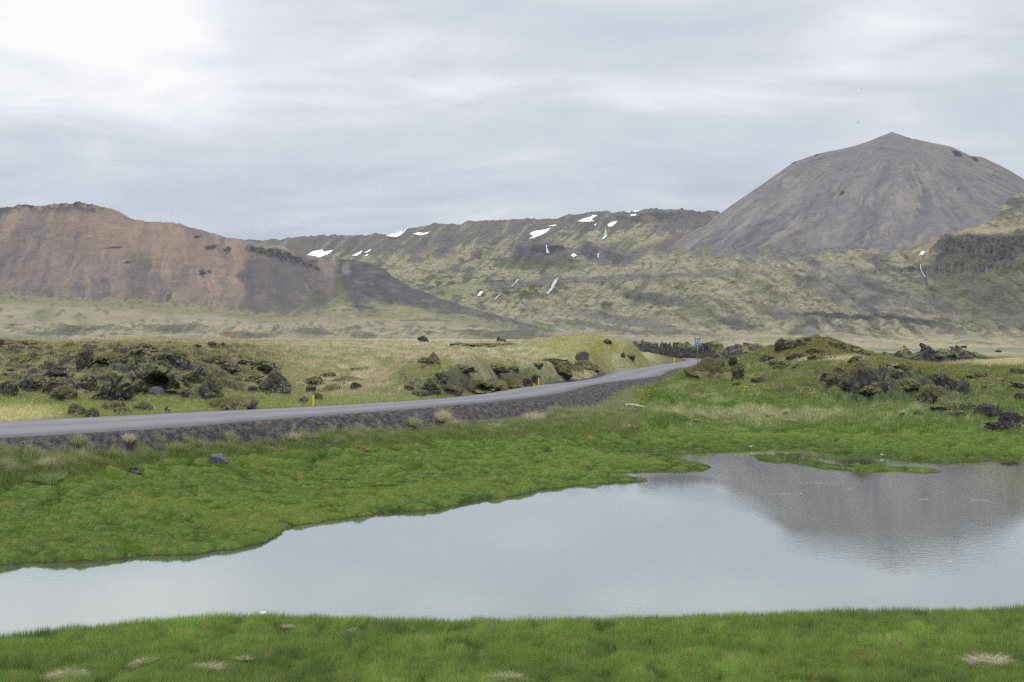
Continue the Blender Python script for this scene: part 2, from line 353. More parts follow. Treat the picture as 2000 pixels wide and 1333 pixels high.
NC = 1300; UL = 0.66
gu = np.linspace(-UL, UL, NC)
gD = np.concatenate([np.geomspace(1.6, 15, 44, endpoint=False), np.geomspace(15, 135, 820, endpoint=False), np.geomspace(135, 430, 230)])
NR = len(gD); lgD = np.log(gD)
# evaluate the smooth height on a coarse net, then enlarge it
cu = np.linspace(-UL, UL, 170); cl = np.linspace(lgD[0], lgD[-1], 240)
q = np.stack(np.meshgrid(cl, cu, indexing='ij'), -1).reshape(-1, 2)
qa = np.c_[q[:, 1] * F / 620.0, q[:, 0] * 1.9]
cz = np.concatenate([tps(((c[:, None] - _A[None]) ** 2).sum(-1)) @ _W[:_n] + np.c_[np.ones(len(c)), c] @ _W[_n:] for c in np.array_split(qa, 20)]).reshape(240, 170)
def bil(G, r, c):
    r = np.clip(r, 0, G.shape[0] - 1.001); c = np.clip(c, 0, G.shape[1] - 1.001)
    i = r.astype(int); j = c.astype(int); fr = (r - i); fc = (c - j)
    if G.ndim == 3: fr = fr[..., None]; fc = fc[..., None]
    return (G[i, j] * (1 - fr) + G[i + 1, j] * fr) * (1 - fc) + (G[i, j + 1] * (1 - fr) + G[i + 1, j + 1] * fr) * fc
rr, cc = np.meshgrid((lgD - cl[0]) / (cl[-1] - cl[0]) * 239, (gu + UL) / (2 * UL) * 169, indexing='ij')
Z = bil(cz, rr, cc).astype(np.float32)
GD, GU = np.meshgrid(gD, gu, indexing='ij'); GD = GD.astype(np.float32); GX = (GU * GD).astype(np.float32); GY = GD
# signed distance to the road and height of the road there
dsg = np.full(Z.shape, 99.0, np.float32); zroad = np.zeros(Z.shape, np.float32); pxr = np.zeros(Z.shape, np.float32)
RPX = 1000 + F * (RS[:, 0] + RN[:, 0] * 3.5) / (RS[:, 1] + RN[:, 1] * 3.5)
for r0 in np.arange(0, NR, 12):
    r1 = min(r0 + 12, NR)
    if gD[r1 - 1] < 28: continue
    sel = np.abs(RS[:, 1] - 0.5 * (gD[r0] + gD[r1 - 1])) < 40 + 0.15 * gD[r0]
    if not sel.any(): continue
    S = RS[sel]; X = GX[r0:r1].ravel(); Y = GY[r0:r1].ravel()
    d2 = (X[:, None] - S[None, :, 0]) ** 2 + (Y[:, None] - S[None, :, 1]) ** 2
    k = d2.argmin(1); nn = RN[sel][k]
    lat = (X - S[k, 0]) * nn[:, 0] + (Y - S[k, 1]) * nn[:, 1]
    dd = np.sqrt(d2.min(1)) * np.sign(lat)
    dsg[r0:r1] = dd.reshape(r1 - r0, NC)
    zroad[r0:r1] = (S[k, 2] - S[k, 3] * np.clip(lat, -4.2, 4.2)).reshape(r1 - r0, NC); pxr[r0:r1] = RPX[sel][k].reshape(r1 - r0, NC)
# pond outline
def w2(pts, z): return np.array([((px - 1000) / F * (CZ - z) * F / (py - HOR), (CZ - z) * F / (py - HOR)) for px, py in pts])
shore_far = [(-420, 1116), (-200, 1108), (0, 1103), (100, 1098), (250, 1090), (400, 1079), (480, 1066), (540, 1051), (548, 1034), (620, 1018), (720, 1005), (850, 995), (900, 982), (1000, 969), (1060, 955), (1150, 945), (1262, 938), (1262, 934), (1200, 930), (1185, 924), (1240, 921), (1300, 920), (1372, 919), (1392, 912), (1372, 905), (1310, 893), (1300, 887), (1380, 882), (1480, 877), (1560, 874), (1600, 881), (1640, 888), (1720, 891), (1760, 898), (1850, 903), (2000, 897), (2350, 890)]
shore_near = [(2350, 1168), (2000, 1178), (1800, 1183), (1600, 1188), (1400, 1197), (1200, 1205), (1000, 1210), (800, 1208), (600, 1200), (440, 1200), (300, 1212), (130, 1228), (0, 1243), (-200, 1262), (-420, 1285)]
pond = np.vstack([w2(shore_far, 0.04), w2(shore_near, 0.30)])
isl = [w2([(1440, 888), (1490, 888), (1540, 893), (1600, 901), (1640, 907), (1700, 909), (1780, 914), (1838, 920), (1800, 922), (1700, 920), (1600, 914), (1530, 905), (1480, 895)], 0.04)]
pools = [w2([(760, 929), (800, 926), (860, 925), (925, 930), (880, 933), (800, 931)], 0.02), w2([(1190, 884), (1260, 881), (1330, 883), (1300, 887), (1230, 888)], 0.02)]
def sdf(poly, X, Y):
    """positive inside"""
    d = np.full(X.shape, 1e9, np.float32); ins = np.zeros(X.shape, bool)
    for i in range(len(poly)):
        a = poly[i]; b = poly[(i + 1) % len(poly)]; ex, ey = b - a; wx = X - a[0]; wy = Y - a[1]
        t = np.clip((wx * ex + wy * ey) / (ex * ex + ey * ey + 1e-9), 0, 1)
        d = np.minimum(d, (wx - ex * t) ** 2 + (wy - ey * t) ** 2)
        c = ((a[1] <= Y) != (b[1] <= Y)) & (X < (b[0] - a[0]) * (Y - a[1]) / ((b[1] - a[1]) + 1e-12) + a[0]); ins ^= c
    return np.where(ins, np.sqrt(d), -np.sqrt(d))
nb = int(np.searchsorted(gD, 88.0)); SH = np.full(Z.shape, 50.0, np.float32)
bx, by = GX[:nb], GY[:nb]
s = sdf(pond, bx, by)
for p_ in isl: s = np.minimum(s, -(sdf(p_, bx, by) + fbm(bx * .55, by * .4, 8, 3) * .9 - .1))
for p_ in pools: s = np.maximum(s, np.minimum(sdf(p_, bx, by), 0.35))
s = s + fbm(bx * 0.8, by * 0.8, 0, 4) * 0.42 * np.where(by < 27, 0.35, 1 - 0.72 * ss(44, 52, by)) + pn(bx * 3.5, by * 3.5, 3) * 0.08
SH[:nb] = -s                                            # distance to the water, negative in it
zb = Z[:nb]
land = zb * ss(0.2, 3.5, SH[:nb]) + lerp(0.02, 0.15 - 0.10 * ss(46, 54, by), ss(0.0, 0.3, SH[:nb])) * (1 - ss(0.2, 3.5, SH[:nb]))
landn = zb * ss(0.0, 0.5, SH[:nb]) + 0.02
land = np.where(by < 27, landn, land)
Z[:nb] = np.where(SH[:nb] > 0, land, -0.45 * ss(0.0, 1.5, -SH[:nb]))
QX = (1000 + F * GU).astype(np.float32); QY = (HOR - F * (Z - CZ) / GD).astype(np.float32)      # where the smooth ground falls in the view: used to lay out its plant cover
# embankment
wg = np.interp(pxr, [-400, 0, 580, 860, 1080, 1200, 1270, 1330, 1400], [1.3, 1.5, 2.0, 3.0, 3.8, 3.6, 1.8, 0.9, 0.7]).astype(np.float32)
tr = ss(3.9, 3.7 + wg, dsg); tl = ss(4.1, 6.8, -dsg)
near_road = np.abs(dsg) < 40
on = np.where(dsg > 0, tr, tl)
Z = np.where(near_road, lerp(zroad - 0.07, Z, on), Z)
# cover zones
nz1 = fbm(GX * 0.35, GY * 0.35, 1, 4); nz2 = fbm(GX * 1.1, GY * 1.1, 5, 4); nz3 = fbm(GX * 0.09, GY * 0.09, 9, 3); nz4 = fbm(GX * 3.1, GY * 3.1, 2, 3)
mline = np.interp(QX, [-300, 0, 150, 300, 500, 700, 900, 1100, 1250, 1400, 1600, 1800, 2000, 2300], [962, 950, 930, 905, 886, 874, 860, 850, 845, 842, 842, 846, 852, 852]).astype(np.float32)
z_fore = (GD < 27).astype(np.float32)
nearside = (dsg > 0) & (dsg < 98) | (GD < 60) & (dsg > 90)
z_grav = np.where(dsg > 0, 1 - ss(-0.5, 0.7, dsg - (3.5 + wg) + nz2 * 0.9 + nz4 * 0.5), 1 - ss(0.0, 0.5, -dsg - 4.0 + nz4 * 0.3))
z_grav = np.where((dsg < 0) & (pxr > 1200) & (pxr < 1300), 1 - ss(0.0, 0.6, -dsg - 4.5 + nz4 * 0.5), z_grav) * near_road
rside = (dsg > 0) & (dsg < 98)
z_marsh = ss(-7, 7, QY - mline + nz1 * 9) * np.where(GD < 27, 0, 1) * np.where((dsg > 0) | (GD < 45), 1, 0)
right = ss(1225, 1275, QX + nz1 * 20) * np.where((dsg > 0) & (GD > 27), 1, 0) * (1 - z_marsh)
bank = np.where(dsg > 0, 1, 0) * (1 - ss(1225, 1275, QX + nz1 * 20)) * (1 - z_marsh) * np.where(GD < 27, 0, 1)
field = np.where(dsg <= 0, 1.0, 0.0) * np.where(GD < 27, 0, 1)
lava = field * np.exp(-(((QX - 255) / 300) ** 4 + ((QY - 728) / 58) ** 4)); lava = np.maximum(lava, field * np.exp(-(((QX - 20) / 120) ** 2 + ((QY - 690) / 25) ** 2)))
lavaR = ss(150, 170, GD) * ss(1255, 1310, QX)
hump = field * np.exp(-(((QX - 920) / 150) ** 4 + ((QY - 745) / 36) ** 4))
hill = field * np.exp(-(((QX - 1170) / 130) ** 4 + ((QY - 675) / 26) ** 4))
# relief
d1, d2, _ = worley(GX[:nb] * 1.35 + nz4[:nb] * .22 + nz2[:nb] * .5, GY[:nb] * 1.25 + nz4[:nb] * .2 + nz2[:nb] * .5, np.zeros_like(GX[:nb])); hm = np.full(Z.shape, 0.5, np.float32); hm[:nb] = 1 - np.minimum(d1, 1.0) ** 1.9
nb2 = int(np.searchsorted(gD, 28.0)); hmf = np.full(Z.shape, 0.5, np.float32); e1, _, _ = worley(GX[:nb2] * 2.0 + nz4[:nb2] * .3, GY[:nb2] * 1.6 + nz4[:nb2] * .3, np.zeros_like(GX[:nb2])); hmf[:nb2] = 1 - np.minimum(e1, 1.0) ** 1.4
nf0 = int(np.searchsorted(gD, 45.0)); tus = np.full(Z.shape, 0.5, np.float32); fx_, fy_ = GX[nf0:], GY[nf0:]
d1, d2, tid = worley(fx_ * .62 + nz2[nf0:] * .5, fy_ * .42 + nz2[nf0:] * .4, np.zeros_like(fx_)); tus[nf0:] = 1 - np.minimum(d1, 1.0) ** 1.4
d1, d2, bid = worley(fx_ * .34 + nz2[nf0:] * .35 + 9, fy_ * .21 + nz2[nf0:] * .3, np.zeros_like(fx_)); blk = np.zeros_like(Z); blk[nf0:] = (bid - .42) * 1.5 * ss(0.0, 0.16, d2 - d1)
d1, d2, bid = worley(fx_ * .85 + nz2[nf0:] * .2 + 29, fy_ * .55 + nz2[nf0:] * .2, np.zeros_like(fx_)); blk[nf0:] += (bid - .45) * .7 * ss(0.0, 0.16, d2 - d1)
crg = np.exp(-(((QX - 1760) / 260) ** 4 + ((QY - 745) / 40) ** 4)) * 1.0 + np.exp(-(((QX - 1430) / 95) ** 4 + ((QY - 722) / 24) ** 4)) + 0.9 * np.exp(-(((QX - 1600) / 110) ** 4 + ((QY - 680) / 18) ** 4))
dry = ss(0.05, 0.7, SH)
rel = z_marsh * dry * ((hm - 0.5) * 0.30 * (1 + .7 * nz2) + nz2 * 0.07 + nz4 * 0.04)
rel = rel + z_fore * ss(0.3, 1.5, SH) * (nz2 * 0.06 + nz1 * 0.09 + nz4 * 0.03 + (hmf - .5) * 0.16)
rel = rel + bank * (nz2 * 0.14 + nz1 * 0.12) * (1 - z_grav)
rel = rel + right * (1 - z_grav) * (1 - lavaR) * (rid(GX * 0.10, GY * 0.10, 4, 3) * 1.0 - 0.5 + nz2 * 0.18 + nz1 * 0.5 + (tus - .5) * .7 + blk * 1.25 * np.clip(crg, 0, 1)) * ss(4.5, 11, dsg) * (1 - .7 * ss(88, 106, GD))
rel = rel + field * (1 - z_grav) * ss(4.5, 9, -dsg) * (nz1 * 0.20 + nz2 * 0.10 + nz3 * 0.22 + (tus - .5) * .34 + lava * (rid(GX * 0.16, GY * 0.12, 2, 4) * 0.9 - 0.3 + blk * 0.75) + hump * (rid(GX * 0.22, GY * 0.2, 8, 3) * 0.55 - 0.25 + blk * .5))
rel = rel + z_grav * nz4 * 0.04 * ss(3.6, 5, np.abs(dsg))
rel = rel + lavaR * ss(7, 14, np.abs(dsg)) * (rid(GX * 0.1, GY * 0.08, 3, 4) * 0.8 - 0.3)
Z = (Z + rel).astype(np.float32)
Z = np.where(SH > 0.3, np.maximum(Z, 0.05 + 0.03 * ss(0.3, 1.0, SH)), Z)
Z = np.where(GD > 405, Z - (GD - 405) * 0.2, Z).astype(np.float32)
# plant colours
def pal(*rgb, e=1.05): return al(*rgb, e=e)
def blend(base, col, w): return base + (np.asarray(col, np.float32) - base) * np.clip(w, 0, 1)[..., None]
C = np.broadcast_to(pal(120, 132, 72), Z.shape + (3,)).astype(np.float32).copy()
C = blend(C, pal(84, 108, 48), z_marsh); C = blend(C, pal(106, 132, 60), z_marsh * ss(0.05, 0.5, nz1 * .4 + nz2 * .7)); C = blend(C, pal(63, 90, 40), z_marsh * ss(0.05, 0.6, -nz1 * .4 - nz2 * 0.7))
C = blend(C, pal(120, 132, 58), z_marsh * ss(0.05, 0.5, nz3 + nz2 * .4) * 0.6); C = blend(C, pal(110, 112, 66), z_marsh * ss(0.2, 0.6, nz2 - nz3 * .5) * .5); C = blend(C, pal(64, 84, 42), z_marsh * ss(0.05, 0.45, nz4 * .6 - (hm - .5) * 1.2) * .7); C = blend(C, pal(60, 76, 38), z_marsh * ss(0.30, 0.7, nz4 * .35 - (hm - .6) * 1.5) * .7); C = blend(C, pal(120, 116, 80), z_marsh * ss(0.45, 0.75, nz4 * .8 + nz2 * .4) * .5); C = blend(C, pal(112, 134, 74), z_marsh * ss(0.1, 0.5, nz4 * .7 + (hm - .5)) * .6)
C = blend(C, pal(138, 128, 88), z_marsh * ss(0.42, 0.62, nz2 + 0.3 * nz4 - 0.10) * 0.5)
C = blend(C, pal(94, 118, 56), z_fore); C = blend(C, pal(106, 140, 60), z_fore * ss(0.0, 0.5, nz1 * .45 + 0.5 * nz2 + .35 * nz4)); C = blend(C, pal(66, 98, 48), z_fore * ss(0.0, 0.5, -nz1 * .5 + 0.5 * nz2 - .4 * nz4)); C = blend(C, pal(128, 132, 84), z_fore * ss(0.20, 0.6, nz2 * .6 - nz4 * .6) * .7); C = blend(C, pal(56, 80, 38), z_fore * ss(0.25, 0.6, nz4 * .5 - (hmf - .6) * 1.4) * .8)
C = blend(C, pal(102, 130, 66), bank); C = blend(C, pal(136, 148, 110), bank * ss(-0.1, 0.5, nz2 - (QY - mline) / 60 - 0.35) * .7); C = blend(C, pal(172, 168, 138), bank * ss(0.35, 0.65, nz4 * 0.7 + nz2 * 0.6 - 0.1) * 0.6)
up = ss(760, 715, QY)
C = blend(C, pal(112, 138, 76), right); C = blend(C, pal(90, 124, 52), right * ss(0.0, 0.4, -nz1)); C = blend(C, pal(82, 108, 52), right * ss(0.1, 0.5, -nz2 - .3 * nz1) * .8); C = blend(C, pal(142, 158, 108), right * ss(0.1, 0.6, nz1 + nz2 * 0.4)); C = blend(C, pal(140, 146, 94), right * up * ss(-0.05, 0.5, nz2) * .8); C = blend(C, pal(150, 140, 108), right * ss(0.45, 0.7, nz2 + nz4 * 0.3) * 0.6)
C = blend(C, pal(122, 122, 76), right * np.clip(crg, 0, 1) * ss(-.2, .3, nz2 + blk * .4) * .75); C = blend(C, pal(100, 92, 60), right * up * ss(.15, .5, nz2 - (tus - .5)) * .6); mnd = np.exp(-(((QX - 1600) / 115) ** 4 + ((QY - 680) / 20) ** 4)) * (GD < 150); C = blend(C, pal(118, 116, 66), right * mnd * 0.85); C = blend(C, pal(96, 88, 52), right * mnd * ss(0.05, 0.4, nz2) * 0.8)
pale = np.exp(-(((QX - 1610) / 75) ** 4 + ((QY - 702) / 6) ** 4)) + np.exp(-(((QX - 1960) / 130) ** 4 + ((QY - 708) / 7) ** 4)) + 0.5 * np.exp(-(((QX - 1480) / 190) ** 4 + ((QY - 815) / 9) ** 4))
C = blend(C, pal(186, 188, 152), right * pale * 0.9)
fgreen = pal(130, 140, 94); ftan = pal(174, 169, 144)
C = blend(C, fgreen, field); tanw = ss(-0.25, 0.45, nz1 * 0.55 + nz2 * 0.6 + nz3 * 0.3 + 0.12)
tanw = ss(0.22, 0.85, tanw * 0.55 + (tus - 0.45) * 0.9 + nz4 * 0.28) * ss(795, 760, QY) * 0.97 + 0.05
C = blend(C, ftan, field * tanw)
C = blend(C, pal(128, 152, 84), field * ss(765, 790, QY) * 0.7); C = blend(C, pal(178, 182, 136), field * ss(790, 805, QY) * ss(150, 60, QX) * 0.8)
C = blend(C, pal(112, 114, 62), lava * 0.75); C = blend(C, pal(88, 86, 36), lava * ss(0.1, 0.5, nz2)); C = blend(C, pal(150, 146, 104), lava * ss(0.05, 0.5, nz1) * 0.7)
C = blend(C, pal(126, 134, 76), hump * 0.8); C = blend(C, pal(98, 92, 56), hump * ss(0.1, 0.5, nz2) * 0.8); C = blend(C, pal(140, 140, 84), hill * 0.8); C = blend(C, pal(166, 156, 112), hill * ss(0.0, 0.5, nz2) * 0.8)
C = blend(C, pal(92, 90, 60), lavaR * 0.8)
gr = mixn(np.broadcast_to(pal(72, 68, 69), C.shape), pal(104, 99, 100), ss(-0.3, 0.5, nz4)); gr = mixn(gr, pal(128, 118, 100), ss(0.3, 0.6, nz2) * 0.5)
C = C * (1 - z_grav[..., None]) + gr * z_grav[..., None]
sgy, sgx = np.gradient(Z); steep = np.hypot(sgx / (GD * (2 * UL / (NC - 1))), sgy / np.gradient(gD)[:, None])
rocky = ss(0.42, 0.8, steep + nz4 * 0.15) * np.clip(lava + hump * 0.8 + crg + lavaR, 0, 1) * (1 - z_grav)
C = blend(C, mixn(np.broadcast_to(pal(62, 60, 58), C.shape), pal(96, 93, 90), ss(-.2, .4, nz4)), rocky)
wet = ss(0.0, -0.2, SH)
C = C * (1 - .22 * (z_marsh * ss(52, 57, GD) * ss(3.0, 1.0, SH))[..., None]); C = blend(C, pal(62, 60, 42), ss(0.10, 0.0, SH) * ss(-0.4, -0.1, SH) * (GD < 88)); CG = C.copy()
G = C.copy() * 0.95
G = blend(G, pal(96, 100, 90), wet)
HH = (z_marsh * 0.085 + z_fore * 0.15 + bank * 0.32 + right * 0.33 + field * (0.26 - 0.08 * lava))
HH = HH * (1 - z_grav) * ss(0.0, 0.08, SH + nz4 * .05) * (1 - rocky) * (1 - 0.85 * lavaR)
V = np.stack([GX, GY, Z], -1).reshape(-1, 3)
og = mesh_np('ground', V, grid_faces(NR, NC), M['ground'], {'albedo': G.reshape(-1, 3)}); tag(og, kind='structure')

# the same ground carried on to both sides and behind the viewer
for sd_ in (0, -1):
    k = np.arange(0, NR, 3); off = np.linspace(0, 1, 40)[None] ** 1.6 * (45 + gD[k, None] * .5) * (1 if sd_ else -1)
    X_ = GX[k, sd_][:, None] + off; Y_ = np.broadcast_to(gD[k, None], X_.shape); nn_ = fbm(X_ * .3, Y_ * .3, 1, 4); t_ = np.minimum(np.abs(off) / 3, 1)
    z_ = Z[k, sd_][:, None] + t_ * nn_ * .12 - .01 * (np.abs(off) > 0); c_ = np.repeat(CG[k, sd_][:, None], 40, 1); c_ = c_ * (1 + .25 * t_ * nn_)[..., None]
    fw = grid_faces(len(k), 40)
    tag(mesh_np('ground', np.stack([X_, Y_, z_], -1).reshape(-1, 3), fw if sd_ else fw[:, ::-1], M['ground'], {'albedo': c_.reshape(-1, 3)}), kind='structure')
gx_, gy_ = np.meshgrid(np.linspace(-50, 50, 80), np.linspace(-40, 1.7, 40)); tag(mesh_np('ground', np.stack([gx_, gy_, 4.95 + .15 * fbm(gx_ * .2, gy_ * .2, 0, 3) - .1], -1).reshape(-1, 3), grid_faces(40, 80), M['ground'], {'albedo': np.broadcast_to(pal(94, 118, 56), (3200, 3))}), kind='structure')
def rc(X, Y):
    D = np.maximum(np.asarray(Y, float), 1.7); return np.interp(np.log(D), lgD, np.arange(NR)), (np.asarray(X, float) / D + UL) / (2 * UL) * (NC - 1)
def ground_z(X, Y): r, c = rc(X, Y); return bil(Z, r, c)
def hit(px, py, dmin=14.0):
    """first ground point along the sight line through a photo pixel, from dmin metres on"""
    c = np.clip(((px - 1000) / F + UL) / (2 * UL) * (NC - 1), 0, NC - 1.001); j = int(c); zc = Z[:, j] * (1 - (c - j)) + Z[:, j + 1] * (c - j)
    yy = HOR - F * (zc - CZ) / gD; i0 = int(np.searchsorted(gD, dmin)); ok = np.nonzero(yy[i0:] <= py)[0]
    if len(ok) == 0: i = i0 + int(np.argmin(yy[i0:int(np.searchsorted(gD, 230))])); D = gD[i]
    else:
        i = i0 + ok[0]
        if i == i0: D = gD[i]
        else: t = (yy[i - 1] - py) / (yy[i - 1] - yy[i] + 1e-9); D = gD[i - 1] + t * (gD[i] - gD[i - 1])
    X = (px - 1000) / F * D; return X, D, float(ground_z(X, D))

# water and road
wp = np.array([(-38, 15, 0), (75, 15, 0), (75, 90, 0), (-38, 90, 0)], float)
ow = mesh_np('water', wp, np.array([[0, 1, 2, 3]]), M['water'], smooth=False); tag(ow, kind='structure')
lat = np.array([-3.9, -3.5, -2.9, -1.75, -0.6, 0.0, 0.6, 1.75, 2.9, 3.5, 3.9]); ln = np.array([-1.5, -0.9, -0.2, 0.5, -0.1, -0.5, -0.1, 0.5, -0.2, -0.9, -1.5])
V = []; LN = []
for p_, n_ in zip(RS, RN):
    for a_, b_ in zip(lat, ln): j_ = 0.16 * math.sin(p_[1] * 2.3 + a_) * math.sin(p_[0] * 1.7) if abs(a_) > 3.2 else 0.0; V.append((p_[0] + n_[0] * (a_ + j_), p_[1] + n_[1] * (a_ + j_), p_[2] - p_[3] * a_ + 0.06 - 0.0025 * a_ * a_ - (0.17 if abs(a_) > 3.6 else 0.0))); LN.append(b_)
orr = mesh_np('road', np.array(V), grid_faces(len(RS), 11)[:, ::-1], M['road'], {'lane': np.array(LN)}); tag(orr, kind='structure')

# ------------------------------------------------------------------ far plain, valley and hills
def gsm(a, n, axis):
    if n < 1: return a
    k = np.exp(-0.5 * (np.arange(-3 * n, 3 * n + 1) / n) ** 2); k /= k.sum()
    pad = [(0, 0)] * a.ndim; pad[axis] = (3 * n, 3 * n); b = np.pad(a, pad, mode='edge')
    return np.apply_along_axis(lambda v: np.convolve(v, k, 'valid'), axis, b)
def sheet(cons, lo, hi, ncol, rows, smu=3, smv=0.22):
    """surface through contour lines; each line is [(px, py, D), ...] seen from the road-side viewpoint"""
    px = np.linspace(lo, hi, ncol); LD = []; LY = []
    for c in cons:
        c = np.array(c, float); LD.append(gsm(np.interp(px, c[:, 0], np.log(c[:, 2])), smu * 4, 0)); LY.append(gsm(np.interp(px, c[:, 0], c[:, 1]), smu, 0))
    LD = np.array(LD); LY = np.array(LY); LZ = CZ + (HOR - LY) / F * np.exp(LD)
    D = []; Zs = []
    for i, n in enumerate(rows):
        t = np.linspace(0, 1, n, endpoint=(i == len(rows) - 1))[:, None]
        a, b = np.exp(LD[i]), np.exp(LD[i + 1]); D.append(a + (b - a) * t); Zs.append(LZ[i] + (LZ[i + 1] - LZ[i]) * t)
    D = np.vstack(D); Zs = np.vstack(Zs); n = max(1, int(min(rows) * smv)); D = gsm(D, n, 0); Zs = gsm(Zs, n, 0)
    PX = np.broadcast_to(px[None], D.shape); U = (PX - 1000) / F
    return dict(px=px, D=D, Z=Zs, X=U * D, U=U, PX=PX.copy(), PY=HOR - F * (Zs - CZ) / D)
def shit(S, px, py):
    """point of a hill sheet seen at a photo pixel"""
    c = np.clip(np.interp(px, S['px'], np.arange(len(S['px']))), 0, len(S['px']) - 1.001); j = int(c); f = c - j
    z = S['Z'][:, j] * (1 - f) + S['Z'][:, j + 1] * f; d = S['D'][:, j] * (1 - f) + S['D'][:, j + 1] * f
    yy = HOR - F * (z - CZ) / d; ok = np.nonzero(yy <= py)[0]
    if len(ok) == 0: k = int(np.argmin(yy)); return (px - 1000) / F * d[k], d[k], z[k]
    k = ok[0]
    if k == 0: return (px - 1000) / F * d[0], d[0], z[0]
    t = np.clip((yy[k - 1] - py) / (yy[k - 1] - yy[k] + 1e-9), 0, 1); D = d[k - 1] + t * (d[k] - d[k - 1]); return (px - 1000) / F * D, D, z[k - 1] + t * (z[k] - z[k - 1])
def hp(*rgb, e=1.32):
    a = al(*rgb, e=e); return a + (a.mean() - a) * 0.24
def ell(PX, PY, cx, cy, rx, ry, ang=0.0, nz=0.0, soft=0.35):
    a = math.radians(ang); dx = PX - cx; dy = PY - cy
    u = (dx * math.cos(a) + dy * math.sin(a)) / rx; v = (-dx * math.sin(a) + dy * math.cos(a)) / ry
    return 1 - ss(1 - soft, 1 + soft, np.sqrt(u * u + v * v) + nz)

# --- sheet B: plain, valley sides, the grassy slope under the cone and the snow-patched range
B = [
 [(-700, 674, 372), (800, 674, 372), (1000, 682, 372), (1300, 700, 372), (1500, 704, 372), (2700, 708, 372)],
 [(-700, 657, 470), (0, 657, 470), (400, 661, 470), (800, 663, 470), (1000, 664, 470), (1300, 671, 470), (1500, 689, 470), (1700, 693, 470), (2000, 697, 470), (2700, 700, 470)],
 [(-700, 628, 900), (0, 628, 900), (400, 630, 900), (800, 638, 900), (1000, 645, 900), (1200, 657, 900), (1300, 665, 900), (1500, 674, 900), (1700, 685, 900), (2000, 688, 900), (2700, 689, 900)],
 [(-700, 604, 1350), (0, 604, 1350), (400, 606, 1350), (700, 618, 1350), (900, 622, 1350), (1000, 624, 1350), (1080, 636, 1350), (1150, 646, 1350), (1300, 659, 1350), (1400, 666, 1350), (1600, 673, 1380), (1800, 678, 1400), (2000, 679, 1400), (2700, 680, 1400)],
 [(-700, 590, 1500), (600, 590, 1500), (900, 605, 1600), (1000, 610, 1600), (1100, 618, 1600), (1200, 626, 1600), (1300, 632, 1600), (1400, 637, 1580), (1600, 642, 1560), (1800, 648, 1540), (2000, 645, 1540), (2700, 635, 1540)],
 [(-700, 585, 1700), (600, 585, 1750), (800, 580, 1850), (900, 582, 1850), (1000, 585, 1850), (1100, 588, 1850), (1200, 590, 1850), (1300, 586, 1850), (1400, 585, 1820), (1600, 582, 1760), (1800, 584, 1720), (2000, 572, 1700), (2700, 560, 1700)],
 [(-700, 570, 1900), (600, 565, 1950), (800, 551, 2020), (900, 547, 2020), (1000, 547, 2020), (1100, 544, 2020), (1200, 541, 2020), (1300, 537, 2020), (1400, 534, 1990), (1500, 530, 1950), (1600, 527, 1920), (1700, 527, 1900), (1790, 528, 1890), (1850, 527, 1880), (1950, 520, 1880), (2000, 515, 1880), (2700, 500, 1880)],
 [(-700, 560, 2300), (600, 545, 2400), (800, 537, 2450), (1000, 533, 2450), (1200, 529, 2400), (1300, 517, 2300), (1400, 503, 2230), (1500, 497, 2180), (1600, 494, 2150), (1700, 490, 2130), (1780, 503, 2050), (1810, 490, 2030), (1835, 468, 2020), (1900, 458, 2020), (1960, 455, 2020), (2000, 453, 2020), (2700, 435, 2020)],
 [(-700, 540, 2900), (600, 520, 3000), (800, 508, 3000), (900, 503, 3000), (1000, 502, 3000), (1080, 515, 2900), (1170, 516, 2900), (1240, 505, 2800), (1300, 490, 2700), (1400, 480, 2500), (1600, 480, 2350), (1780, 480, 2300), (1880, 450, 2280), (1945, 425, 2280), (1960, 400, 2300), (2000, 385, 2320), (2700, 370, 2320)],
 [(-700, 520, 3700), (600, 490, 3700), (750, 478, 3700), (900, 466, 3700), (1000, 458, 3700), (1060, 477, 3500), (1100, 474, 3500), (1200, 468, 3500), (1260, 468, 3500), (1310, 455, 3400), (1360, 440, 3300), (1420, 450, 3200), (1700, 470, 3000), (1900, 440, 2700), (1955, 385, 2480), (2000, 375, 2480), (2700, 360, 2480)],
 [(-700, 490, 4700), (510, 473, 4700), (640, 464, 4700), (770, 460, 4700), (800, 447, 4700), (900, 441, 4700), (1020, 434, 4700), (1130, 427, 4700), (1200, 432, 4500), (1260, 424, 4500), (1330, 423, 4500), (1400, 424, 4500), (1900, 470, 3600), (2000, 470, 3300), (2700, 470, 3300)],
 [(-700, 476, 5300), (500, 470, 5300), (525, 468, 5300), (560, 465, 5300), (640, 459, 5300), (655, 457, 5300), (690, 458, 5300), (770, 456, 5300), (790, 449, 5300), (802, 441, 5300), (860, 438, 5300), (900, 435, 5300), (930, 433, 5300), (1000, 429, 5300), (1060, 427, 5300), (1130, 420, 5300), (1160, 417, 5300), (1190, 416, 5300), (1230, 410, 5300), (1265, 406, 5300), (1300, 407, 5300), (1330, 407, 5300), (1345, 411, 5300), (1362, 417, 5300), (1400, 417, 5300), (1500, 430, 5300), (2000, 490, 4200), (2700, 490, 4200)],
 [(-700, 540, 6600), (500, 540, 6600), (1300, 500, 6600), (2700, 560, 5600)]]
SB = sheet(B, -420, 2420, 1600, [10, 60, 50, 40, 60, 60, 50, 60, 50, 50, 40, 8], smu=2)
PX, PY, D = SB['PX'], SB['PY'], SB['D']
X, Y = SB['X'], D
g1 = fbm(PX / 70, PY / 34, 1, 4); g2 = fbm(PX / 22, PY / 9, 4, 4); g3 = fbm(PX / 7, PY / 3.2, 8, 3)
gul = rid((PX + PY * 0.6) / 26, PY / 160, 3, 4); gul2 = rid((PX - (PY - 520) * 0.9) / 30, PY / 150, 7, 4)
